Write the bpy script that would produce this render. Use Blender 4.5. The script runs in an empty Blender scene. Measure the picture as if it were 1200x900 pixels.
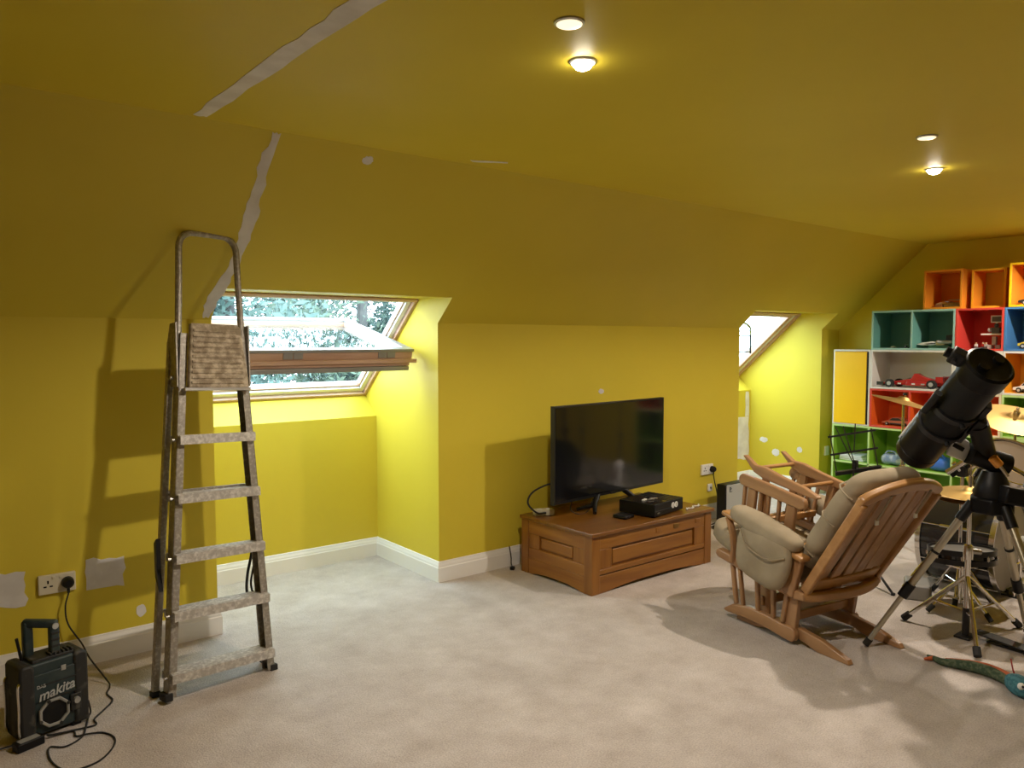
import bpy, bmesh, math, random
from mathutils import Matrix, Vector, Euler
R = math.radians
PI = math.pi
sc = bpy.context.scene
COL = sc.collection

# ------------------------------------------------------------ camera
cd = bpy.data.cameras.new('camera'); cd.sensor_width = 36; cd.lens = 901 / 1200 * 36
cd.clip_start = 0.05; cd.clip_end = 300
cam = bpy.data.objects.new('camera', cd); COL.objects.link(cam)
cam.location = (0, 0, 1.5); cam.rotation_euler = (R(90) - math.atan(52 / 901), 0, R(51.4 - 90))
sc.camera = cam

# ------------------------------------------------------------ world: even overcast sky
SKY = 11.0
LAMP_W = 108.0
w = bpy.data.worlds.new('overcast_sky'); sc.world = w; w.use_nodes = True
bg = w.node_tree.nodes['Background']
bg.inputs['Color'].default_value = (0.70, 0.88, 1.0, 1); bg.inputs['Strength'].default_value = SKY

vs = sc.view_settings
vs.view_transform = 'Standard'; vs.look = 'None'; vs.gamma = 1; vs.use_curve_mapping = False
vs.exposure = 0.18
sc.cycles.use_denoising = True
sc.cycles.sample_clamp_indirect = 8
sc.cycles.max_bounces = 10; sc.cycles.diffuse_bounces = 6

# ------------------------------------------------------------ materials
MATS = {}
def mat(name, col, rough=0.6, metal=0.0, spec=0.5, coat=0.0, noise=None, bump=None, emit=None):
    """noise=(scale, colour2, contrast lo, hi)  bump=(scale, strength, distance)"""
    if name in MATS: return MATS[name]
    m = bpy.data.materials.new(name); m.use_nodes = True; MATS[name] = m
    nt = m.node_tree; p = nt.nodes['Principled BSDF']
    c = (*col, 1)
    p.inputs['Base Color'].default_value = c; p.inputs['Roughness'].default_value = rough
    p.inputs['Metallic'].default_value = metal; p.inputs['Specular IOR Level'].default_value = spec
    p.inputs['Coat Weight'].default_value = coat
    tc = nt.nodes.new('ShaderNodeTexCoord')
    if noise:
        n = nt.nodes.new('ShaderNodeTexNoise'); n.inputs['Scale'].default_value = noise[0]
        n.inputs['Detail'].default_value = 6
        nt.links.new(tc.outputs['Object'], n.inputs['Vector'])
        r = nt.nodes.new('ShaderNodeValToRGB')
        r.color_ramp.elements[0].position = noise[2]; r.color_ramp.elements[0].color = c
        r.color_ramp.elements[1].position = noise[3]; r.color_ramp.elements[1].color = (*noise[1], 1)
        nt.links.new(n.outputs['Fac'], r.inputs['Fac']); nt.links.new(r.outputs['Color'], p.inputs['Base Color'])
    if bump:
        n2 = nt.nodes.new('ShaderNodeTexNoise'); n2.inputs['Scale'].default_value = bump[0]
        n2.inputs['Detail'].default_value = 4
        nt.links.new(tc.outputs['Object'], n2.inputs['Vector'])
        b = nt.nodes.new('ShaderNodeBump'); b.inputs['Strength'].default_value = bump[1]; b.inputs['Distance'].default_value = bump[2]
        nt.links.new(n2.outputs['Fac'], b.inputs['Height']); nt.links.new(b.outputs['Normal'], p.inputs['Normal'])
    if emit:
        p.inputs['Emission Color'].default_value = (*emit[0], 1); p.inputs['Emission Strength'].default_value = emit[1]
    return m

def wood(name, c1, c2, rough=0.4, scale=6.0, axis=0, coat=0.15):
    """timber: stretched grain along one local axis"""
    if name in MATS: return MATS[name]
    m = bpy.data.materials.new(name); m.use_nodes = True; MATS[name] = m
    nt = m.node_tree; p = nt.nodes['Principled BSDF']; p.inputs['Roughness'].default_value = rough
    p.inputs['Coat Weight'].default_value = coat; p.inputs['Coat Roughness'].default_value = 0.3
    tc = nt.nodes.new('ShaderNodeTexCoord'); mp = nt.nodes.new('ShaderNodeMapping')
    s = [scale * 5] * 3; s[axis] = scale * 0.5
    mp.inputs['Scale'].default_value = s
    nt.links.new(tc.outputs['Object'], mp.inputs['Vector'])
    n = nt.nodes.new('ShaderNodeTexNoise'); n.inputs['Scale'].default_value = 1.0; n.inputs['Detail'].default_value = 8
    n.inputs['Distortion'].default_value = 0.6
    nt.links.new(mp.outputs['Vector'], n.inputs['Vector'])
    r = nt.nodes.new('ShaderNodeValToRGB')
    r.color_ramp.elements[0].position = 0.36; r.color_ramp.elements[0].color = (*c1, 1)
    r.color_ramp.elements[1].position = 0.66; r.color_ramp.elements[1].color = (*c2, 1)
    nt.links.new(n.outputs['Fac'], r.inputs['Fac']); nt.links.new(r.outputs['Color'], p.inputs['Base Color'])
    b = nt.nodes.new('ShaderNodeBump'); b.inputs['Strength'].default_value = 0.12; b.inputs['Distance'].default_value = 0.002
    nt.links.new(n.outputs['Fac'], b.inputs['Height']); nt.links.new(b.outputs['Normal'], p.inputs['Normal'])
    return m

def glass(name, tint=(1, 1, 1)):
    if name in MATS: return MATS[name]
    m = bpy.data.materials.new(name); m.use_nodes = True; MATS[name] = m
    nt = m.node_tree; nt.nodes.remove(nt.nodes['Principled BSDF'])
    out = nt.nodes['Material Output']
    t = nt.nodes.new('ShaderNodeBsdfTransparent'); t.inputs['Color'].default_value = (*tint, 1)
    g = nt.nodes.new('ShaderNodeBsdfGlossy'); g.inputs['Roughness'].default_value = 0.02
    f = nt.nodes.new('ShaderNodeLayerWeight'); f.inputs['Blend'].default_value = 0.5
    pw = nt.nodes.new('ShaderNodeMath'); pw.operation = 'POWER'; pw.inputs[1].default_value = 4.0
    ml = nt.nodes.new('ShaderNodeMath'); ml.operation = 'MULTIPLY_ADD'; ml.inputs[1].default_value = 0.9; ml.inputs[2].default_value = 0.05
    nt.links.new(f.outputs['Facing'], pw.inputs[0]); nt.links.new(pw.outputs[0], ml.inputs[0])
    mx = nt.nodes.new('ShaderNodeMixShader')
    nt.links.new(ml.outputs[0], mx.inputs['Fac']); nt.links.new(t.outputs[0], mx.inputs[1]); nt.links.new(g.outputs[0], mx.inputs[2])
    nt.links.new(mx.outputs[0], out.inputs['Surface'])
    return m

M_yellow = mat('yellow_paint', (0.645, 0.512, 0.040), 0.55, spec=0.3, noise=(1.3, (0.68, 0.542, 0.048), 0.35, 0.7), bump=(220, 0.05, 0.001))
M_filler = mat('plaster_filler', (0.66, 0.63, 0.60), 0.9, spec=0.1, noise=(9, (0.80, 0.78, 0.76), 0.35, 0.65), bump=(40, 0.3, 0.002))
M_skirt = mat('skirting_gloss', (0.83, 0.81, 0.77), 0.35)
M_white = mat('white_plastic', (0.80, 0.80, 0.77), 0.4)
M_black = mat('black_plastic', (0.006, 0.006, 0.0065), 0.45, spec=.3)
M_blackm = mat('black_satin_metal', (0.02, 0.02, 0.022), 0.35, metal=0.3)
M_rubber = mat('black_rubber', (0.015, 0.014, 0.013), 0.8)
M_chrome = mat('chrome', (0.72, 0.70, 0.67), 0.16, metal=1)
M_steel = mat('dull_steel', (0.45, 0.43, 0.40), 0.38, metal=1)
M_glass = glass('window_glass', (0.93, 0.98, 0.99))

# ------------------------------------------------------------ mesh helpers
class B:
    """collects shapes into one mesh"""
    def __init__(s): s.bm = bmesh.new()
    def _add(s, vs, fs):
        v = [s.bm.verts.new(p) for p in vs]
        for f in fs:
            try: s.bm.faces.new([v[i] for i in f])
            except ValueError: pass
        return s
    def box(s, c, d, rot=None):
        M = Matrix.Translation(c) @ (rot.to_4x4() if rot else Matrix())
        q = [M @ Vector((x * d[0] / 2, y * d[1] / 2, z * d[2] / 2)) for x in (-1, 1) for y in (-1, 1) for z in (-1, 1)]
        return s._add(q, [(0, 1, 3, 2), (4, 6, 7, 5), (0, 4, 5, 1), (2, 3, 7, 6), (0, 2, 6, 4), (1, 5, 7, 3)])
    def bx(s, x0, x1, y0, y1, z0, z1):
        return s.box(((x0 + x1) / 2, (y0 + y1) / 2, (z0 + z1) / 2), (x1 - x0, y1 - y0, z1 - z0))
    def bar(s, a, b, wd, th, side=(1, 0, 0)):
        """straight bar from a to b: wd along side, th across"""
        a, b = Vector(a), Vector(b); z = (b - a); L = z.length; z.normalize()
        x = Vector(side); x = (x - z * x.dot(z)).normalized(); y = z.cross(x)
        return s.box((a + b) / 2, (wd, th, L), Matrix((x, y, z)).transposed())
    def tube(s, pts, r, seg=8, closed=False, flat=1.0):
        pts = [Vector(p) for p in pts]; n = len(pts)
        rr = r if isinstance(r, (list, tuple)) else [r] * n
        rings = []; prev = None
        for i, p in enumerate(pts):
            if closed: t = pts[(i + 1) % n] - pts[i - 1]
            elif i == 0: t = pts[1] - pts[0]
            elif i == n - 1: t = pts[-1] - pts[-2]
            else: t = (pts[i + 1] - p).normalized() + (p - pts[i - 1]).normalized()
            t.normalize()
            if prev is None:
                u = Vector((0, 0, 1)) if abs(t.z) < 0.9 else Vector((1, 0, 0))
            else: u = prev
            u = (u - t * u.dot(t)).normalized(); prev = u; v = t.cross(u)
            rings.append([s.bm.verts.new(p + (u * math.cos(a) + v * math.sin(a) * flat) * rr[i]) for a in [2 * PI * k / seg for k in range(seg)]])
        for i in range(n if closed else n - 1):
            A, C = rings[i], rings[(i + 1) % n]
            for k in range(seg):
                s.bm.faces.new((A[k], A[(k + 1) % seg], C[(k + 1) % seg], C[k]))
        if not closed:
            s.bm.faces.new(rings[0][::-1]); s.bm.faces.new(rings[-1])
        return s
    def lathe(s, prof, seg=24, M=Matrix(), closed=False):
        rings = []
        for r, z in prof:
            if r < 1e-6: rings.append([s.bm.verts.new(M @ Vector((0, 0, z)))])
            else: rings.append([s.bm.verts.new(M @ Vector((r * math.cos(2 * PI * k / seg), r * math.sin(2 * PI * k / seg), z))) for k in range(seg)])
        m = len(rings)
        for i in range(m if closed else m - 1):
            A, C = rings[i], rings[(i + 1) % m]
            for k in range(seg):
                k2 = (k + 1) % seg
                if len(A) == 1 and len(C) == 1: continue
                if len(A) == 1: s.bm.faces.new((A[0], C[k], C[k2]))
                elif len(C) == 1: s.bm.faces.new((A[k2], A[k], C[0]))
                else: s.bm.faces.new((A[k], C[k], C[k2], A[k2]))
        return s
    def cyl(s, a, b, r, seg=20):
        a, b = Vector(a), Vector(b); M = aim(a, b); L = (b - a).length
        return s.lathe([(0, 0), (r, 0), (r, L), (0, L)], seg, M)
    def prism(s, poly, h, M=Matrix()):
        """polygon in local XY pushed along Z from -h/2 to h/2"""
        n = len(poly)
        q = [M @ Vector((x, y, -h / 2)) for x, y in poly] + [M @ Vector((x, y, h / 2)) for x, y in poly]
        return s._add(q, [tuple(range(n))[::-1], tuple(range(n, 2 * n))] + [(i, (i + 1) % n, n + (i + 1) % n, n + i) for i in range(n)])
    def pillow(s, d, M=Matrix(), e=0.4, nu=28, nv=14, fn=None):
        """superellipsoid cushion of full size d"""
        def pw(v, k): return math.copysign(abs(v) ** k, v)
        rings = []
        for j in range(nv + 1):
            ph = -PI / 2 + PI * j / nv; ring = []
            for i in range(nu):
                th = 2 * PI * i / nu
                p = Vector((d[0] / 2 * pw(math.cos(ph), 0.6) * pw(math.cos(th), e), d[1] / 2 * pw(math.cos(ph), 0.6) * pw(math.sin(th), e), d[2] / 2 * pw(math.sin(ph), 0.8)))
                if fn: p = fn(p)
                ring.append(s.bm.verts.new(M @ p))
                if j in (0, nv): break
            rings.append(ring)
        for A, C in zip(rings, rings[1:]):
            for k in range(nu):
                k2 = (k + 1) % nu
                if len(A) == 1: s.bm.faces.new((A[0], C[k2], C[k]))
                elif len(C) == 1: s.bm.faces.new((A[k], A[k2], C[0]))
                else: s.bm.faces.new((A[k], A[k2], C[k2], C[k]))
        return s
    def ball(s, c, r, sc3=(1, 1, 1), seg=16):
        M = Matrix.Translation(c) @ Matrix.Diagonal((*sc3, 1))
        n = seg // 2
        return s.lathe([(r * math.sin(PI * i / n), -r * math.cos(PI * i / n)) for i in range(n + 1)], seg, M)
    def quad(s, *pts): return s._add([Vector(p) for p in pts], [tuple(range(len(pts)))])
    def mesh(s, name, smooth=35):
        bmesh.ops.recalc_face_normals(s.bm, faces=s.bm.faces[:])
        me = bpy.data.meshes.new(name); s.bm.to_mesh(me); s.bm.free()
        if smooth:
            for p in me.polygons: p.use_smooth = True
            me.set_sharp_from_angle(angle=R(smooth))
        return me
    def done(s, name, m, parent=None, smooth=35, bevel=0.0, seg=2):
        o = bpy.data.objects.new(name, s.mesh(name, smooth)); COL.objects.link(o)
        o.data.materials.append(m); o.parent = parent
        if bevel:
            md = o.modifiers.new('bevel', 'BEVEL'); md.width = bevel; md.segments = seg; md.limit_method = 'ANGLE'; md.angle_limit = R(40)
            md.harden_normals = False
        return o

def aim(a, b, roll=(0, 0, 1)):
    a, b = Vector(a), Vector(b); z = (b - a).normalized(); u = Vector(roll)
    if abs(z.dot(u)) > 0.98: u = Vector((1, 0, 0))
    x = (u - z * u.dot(z)).normalized(); y = z.cross(x)
    return Matrix.Translation(a) @ Matrix((x, y, z)).transposed().to_4x4()
def frame3(o, x, y, z):
    M = Matrix((Vector(x), Vector(y), Vector(z))).transposed().to_4x4(); return Matrix.Translation(o) @ M
def YZ(x):      # local XY -> world (Y,Z), extruded along X at x
    return frame3((x, 0, 0), (0, 1, 0), (0, 0, 1), (1, 0, 0))
def bez(pts, n=8):
    """smooth Catmull-Rom curve through pts"""
    P = [Vector(p) for p in pts]; P = [P[0] * 2 - P[1]] + P + [P[-1] * 2 - P[-2]]; out = []
    for i in range(1, len(P) - 2):
        for k in range(n):
            t = k / n; a, b, c, d = P[i - 1:i + 3]
            out.append(0.5 * ((2 * b) + (c - a) * t + (2 * a - 5 * b + 4 * c - d) * t * t + (3 * b - a - 3 * c + d) * t ** 3))
    return out + [P[-2]]
def tag(o, label, cat, group=None):
    o['label'] = label; o['category'] = cat
    if group: o['group'] = group
    return o
def thing(name, label, cat, loc=(0, 0, 0), rot=(0, 0, 0), group=None):
    o = bpy.data.objects.new(name, None); COL.objects.link(o); o.empty_display_size = 0.05
    o.location = loc; o.rotation_euler = rot
    return tag(o, label, cat, group)
def struct(o, label=None):
    o['kind'] = 'structure'
    if label: o['label'] = label
    return o
def copy_tree(o, parent=None):
    c = o.copy(); COL.objects.link(c); c.parent = parent
    for ch in list(o.children): copy_tree(ch, c)
    return c
def text_mesh(name, body, size, depth, m, parent, M, shear=0.0, bold=0.0, align='CENTER'):
    cu = bpy.data.curves.new(name, 'FONT'); cu.body = body; cu.size = size; cu.extrude = depth; cu.shear = shear; cu.offset = bold
    cu.align_x = align; cu.align_y = 'CENTER'
    t = bpy.data.objects.new(name + '_src', cu); COL.objects.link(t)
    me = bpy.data.meshes.new_from_object(t.evaluated_get(bpy.context.evaluated_depsgraph_get()))
    bpy.data.objects.remove(t); bpy.data.curves.remove(cu)
    me.transform(M); me.name = name
    o = bpy.data.objects.new(name, me); COL.objects.link(o); me.materials.clear(); me.materials.append(m); o.parent = parent
    return o

# ============================================================ THE ROOM
WY = 3.95; KZ = 1.60; CY = 3.13; CZ = 2.36; EX = 7.30; LX = -4.0; RY = -4.02; RCY = -3.2
TAN = (CZ - KZ) / (WY - CY)
AB = 4.73                                   # back of the window alcoves
ALC = [(1.23, 2.575), (5.655, 6.985)]
OPY = 3.79; OPZ = KZ + (WY - OPY) * TAN     # top lip of the alcove opening on the slope
WB = (4.89, 1.114); WT = (4.174, 1.758)     # roof window plane: bottom and top (Y,Z)
def slopez(y): return KZ + (WY - y) * TAN

# floor
M_carpet = bpy.data.materials.new('cream_carpet'); M_carpet.use_nodes = True
nt = M_carpet.node_tree; p = nt.nodes['Principled BSDF']; p.inputs['Roughness'].default_value = 0.95
p.inputs['Specular IOR Level'].default_value = 0.1; p.inputs['Sheen Weight'].default_value = 0.15
tc = nt.nodes.new('ShaderNodeTexCoord')
n1 = nt.nodes.new('ShaderNodeTexNoise'); n1.inputs['Scale'].default_value = 5; n1.inputs['Detail'].default_value = 7; n1.inputs['Roughness'].default_value = 0.65
n2 = nt.nodes.new('ShaderNodeTexNoise'); n2.inputs['Scale'].default_value = 160; n2.inputs['Detail'].default_value = 3
n3 = nt.nodes.new('ShaderNodeTexNoise'); n3.inputs['Scale'].default_value = 38; n3.inputs['Detail'].default_value = 5
for n in (n1, n2, n3): nt.links.new(tc.outputs['Object'], n.inputs['Vector'])
r1 = nt.nodes.new('ShaderNodeValToRGB')
r1.color_ramp.elements[0].position = 0.3; r1.color_ramp.elements[0].color = (0.48, 0.412, 0.365, 1)
r1.color_ramp.elements[1].position = 0.72; r1.color_ramp.elements[1].color = (0.67, 0.60, 0.555, 1)
r2 = nt.nodes.new('ShaderNodeValToRGB')
r2.color_ramp.elements[0].position = 0.3; r2.color_ramp.elements[0].color = (0.72, 0.72, 0.72, 1)
r2.color_ramp.elements[1].position = 0.65; r2.color_ramp.elements[1].color = (1, 1, 1, 1)
mx = nt.nodes.new('ShaderNodeMixRGB'); mx.blend_type = 'MULTIPLY'; mx.inputs['Fac'].default_value = 1
nt.links.new(n1.outputs['Fac'], r1.inputs['Fac']); nt.links.new(n2.outputs['Fac'], r2.inputs['Fac'])
nt.links.new(r1.outputs['Color'], mx.inputs['Color1']); nt.links.new(r2.outputs['Color'], mx.inputs['Color2'])
nt.links.new(mx.outputs['Color'], p.inputs['Base Color'])
ad = nt.nodes.new('ShaderNodeMath'); ad.operation = 'ADD'
nt.links.new(n2.outputs['Fac'], ad.inputs[0]); nt.links.new(n3.outputs['Fac'], ad.inputs[1])
bp = nt.nodes.new('ShaderNodeBump'); bp.inputs['Strength'].default_value = 0.55; bp.inputs['Distance'].default_value = 0.008
nt.links.new(ad.outputs[0], bp.inputs['Height']); nt.links.new(bp.outputs['Normal'], p.inputs['Normal'])
struct(B().bx(LX - .1, EX + .1, RY - .1, AB + .1, -0.12, 0).done('floor', M_carpet), 'cream cut pile carpet')

# walls (each with thickness behind its face)
T = 0.10
b = B()
KRUNS = ((LX, ALC[0][0] - .05), (ALC[0][1] + .05, ALC[1][0] - .05), (ALC[1][1] + .05, EX))   # the alcove cheeks are 5 cm thick
for x0, x1 in KRUNS:
    b.bx(x0, x1, WY, WY + T * .6, 0, KZ)
wall_knee = struct(b.done('wall_back', M_yellow), 'low yellow knee wall under the slope')
for i, (x0, x1) in enumerate(ALC):
    rev = [(WY, 0), (AB, 0), (AB, .974), WB, WT, (OPY, OPZ), (WY, KZ)]
    b = B()
    for xa, s in ((x0, -1), (x1, 1)):
        b.prism(rev, .05, YZ(xa + s * .025))
    b.bx(x0, x1, AB, AB + .06, 0, .974)
    b.prism([(AB, .974), WB, (WB[0] + .04, WB[1] - .04), (AB + .06, .93)], x1 - x0, YZ((x0 + x1) / 2))
    b.prism([(OPY, OPZ), WT, (WT[0], WT[1] + .05), (OPY + .0, OPZ + .05)], x1 - x0, YZ((x0 + x1) / 2))
    o = struct(b.done('wall_alcove', M_yellow), 'yellow window alcove with sloping ledge'); 
    if i == 0: alcove_1 = o
    else: alcove_2 = o
b = B()
def slab(x0, x1, ya, yb):
    b.prism([(ya, slopez(ya)), (yb, slopez(yb)), (yb + .05, slopez(yb) + .055), (ya + .05, slopez(ya) + .055)], x1 - x0, YZ((x0 + x1) / 2))
slab(LX, EX, CY, OPY)
for x0, x1 in KRUNS: slab(x0, x1, OPY, WY)
ceil_slope = struct(b.done('ceiling_slope', M_yellow), 'yellow sloping ceiling above the knee wall')
ceil_flat = struct(B().bx(LX - .1, EX + .1, RCY, CY, CZ, CZ + .1).done('ceiling', M_yellow), 'yellow flat ceiling')
gable = [(RY, 0), (WY, 0), (WY, KZ), (CY, CZ), (RCY, CZ), (RY, KZ)]
struct(B().prism(gable, .1, YZ(EX + .05)).done('wall_right', M_yellow), 'yellow gable wall behind the cube shelves')
struct(B().prism(gable, .1, YZ(LX - .05)).done('wall_left', M_yellow), 'yellow gable wall at the other end')
b = B().bx(LX, EX, RY - .1, RY, 0, KZ)
b.prism([(RCY, CZ), (RY, KZ), (RY - .06, KZ + .05), (RCY, CZ + .08)], EX - LX, YZ((LX + EX) / 2))
struct(b.done('wall_front', M_yellow), 'yellow knee wall opposite the windows')

# skirting boards, mitred round the alcoves
path = [(LX, WY), (ALC[0][0], WY), (ALC[0][0], AB), (ALC[0][1], AB), (ALC[0][1], WY), (ALC[1][0], WY), (ALC[1][0], AB), (ALC[1][1], AB), (ALC[1][1], WY), (EX, WY)]
prof = [(0, 0), (.018, 0), (.018, .088), (.0145, .094), (.0145, .099), (.011, .108), (.006, .116), (.005, .124), (0, .127)]
def offs(i, d):
    p = Vector(path[i]); ns = []
    if i > 0: t = (p - Vector(path[i - 1])).normalized(); ns.append(Vector((t.y, -t.x)))
    if i < len(path) - 1: t = (Vector(path[i + 1]) - p).normalized(); ns.append(Vector((t.y, -t.x)))
    if len(ns) == 1: return p + ns[0] * d
    return p + (ns[0] + ns[1]) * d
for i in range(len(path) - 1):
    A = [(*offs(i, d), z) for d, z in prof]; C = [(*offs(i + 1, d), z) for d, z in prof]; n = len(prof)
    b = B()._add([Vector(q) for q in A + C], [(k, (k + 1) % n, n + (k + 1) % n, n + k) for k in range(n)] + [tuple(range(n)), tuple(range(n, 2 * n))])
    struct(b.done('baseboard_back' if path[i][1] == WY == path[i + 1][1] else 'baseboard_alcove', M_skirt, smooth=25), 'white moulded skirting board')

# filler patches: raw plaster skimmed over cracks and holes
def patch(poly3, nrm, parent, seed, th=0.0016, jag=0.008, sub=5, fan=True):
    """irregular skim of filler: outline poly3 roughened inside its plane"""
    rnd = random.Random(seed); nrm = Vector(nrm).normalized(); P = [Vector(q) for q in poly3]; out = []
    c = sum(P, Vector()) / len(P)
    for i, a in enumerate(P):
        d = P[(i + 1) % len(P)] - a; e = nrm.cross(d).normalized()
        for k in range(sub):
            out.append(a + d * (k / sub) + e * (rnd.uniform(-jag, jag) if k else 0))
    n = len(out)
    f = [q + nrm * th for q in out]; r = [q - nrm * 0.002 for q in out]
    b = B(); walls = [(i, (i + 1) % n, n + (i + 1) % n, n + i) for i in range(n)]
    if fan: b._add(f + r + [c + nrm * th], [(2 * n, i, (i + 1) % n) for i in range(n)] + walls)
    else:
        b._add(f + r, [tuple(range(n))] + walls)
        bmesh.ops.triangulate(b.bm, faces=[x for x in b.bm.faces if len(x.verts) > 4])
    return b.done('filler_patch', M_filler, parent, smooth=0)
NS = (0, -TAN, -1)     # slope normal into the room
SL = lambda x, y: (x, y, slopez(y))
def strip(pts, wd, fn, nrm, parent, seed, jag):
    L = [(x - wd[i] / 2, y) for i, (x, y) in enumerate(pts)]; Rr = [(x + wd[i] / 2, y) for i, (x, y) in enumerate(pts)]
    return patch([fn(*q) for q in L + Rr[::-1]], nrm, parent, seed, jag=jag, sub=4, fan=False)
strip([(.94, 3.10), (.945, 2.75), (.95, 2.4), (.955, 2.05), (.965, 1.75), (.97, 1.4), (.98, .9)], [.05, .06, .07, .065, .075, .07, .06], lambda x, y: (x, y, CZ), (0, 0, -1), ceil_flat, 1, .007)
strip([(1.258, 3.135), (1.25, 3.24), (1.255, 3.36), (1.262, 3.46), (1.266, 3.56), (1.256, 3.66), (1.235, 3.76), (1.205, 3.86), (1.20, 3.94)], [.036, .045, .05, .07, .055, .05, .06, .05, .03], SL, NS, ceil_slope, 2, .009)
def disc_patch(c, u, v, ru, rv, nrm, parent, seed):
    c, u, v = Vector(c), Vector(u).normalized(), Vector(v).normalized()
    return patch([c + u * ru * math.cos(a) + v * rv * math.sin(a) for a in [2 * PI * k / 9 for k in range(9)]], nrm, parent, seed, jag=.004, sub=2)
US = (0, 1, -TAN)
disc_patch(SL(1.70, 3.18), (1, 0, 0), US, .028, .024, NS, ceil_slope, 3)
patch([(2.18, 3.05, CZ), (2.21, 3.07, CZ), (2.36, 2.99, CZ), (2.345, 2.975, CZ)], (0, 0, -1), ceil_flat, 4, jag=.004)
patch([(.64, WY, .345), (.80, WY, .335), (.802, WY, .478), (.642, WY, .488)], (0, -1, 0), wall_knee, 5)
patch([(.22, WY, .345), (.40, WY, .325), (.405, WY, .478), (.22, WY, .495)], (0, -1, 0), wall_knee, 6, jag=.012)
disc_patch((.87, WY, .20), (1, 0, 0), (0, 0, 1), .022, .03, (0, -1, 0), wall_knee, 7)
disc_patch((3.98, WY, 1.125), (1, 0, 0), (0, 0, 1), .03, .018, (0, -1, 0), wall_knee, 71)
X2 = ALC[1][1]
for k, (y, z, a, c) in enumerate([(4.566, .466, .05, .028), (4.424, .349, .045, .038), (4.159, .405, .03, .03)]):
    disc_patch((X2, y, z), (0, 1, 0), (0, 0, 1), a, c, (-1, 0, 0), alcove_2, 8 + k)
patch([(6.60, AB, .27), (6.955, AB, .25), (6.955, AB, .70), (6.62, AB, .70)], (0, -1, 0), alcove_2, 12, jag=.014)
patch([(6.89, AB, .70), (6.955, AB, .70), (6.95, AB, .955), (6.895, AB, .955)], (0, -1, 0), alcove_2, 13, jag=.008)

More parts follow.
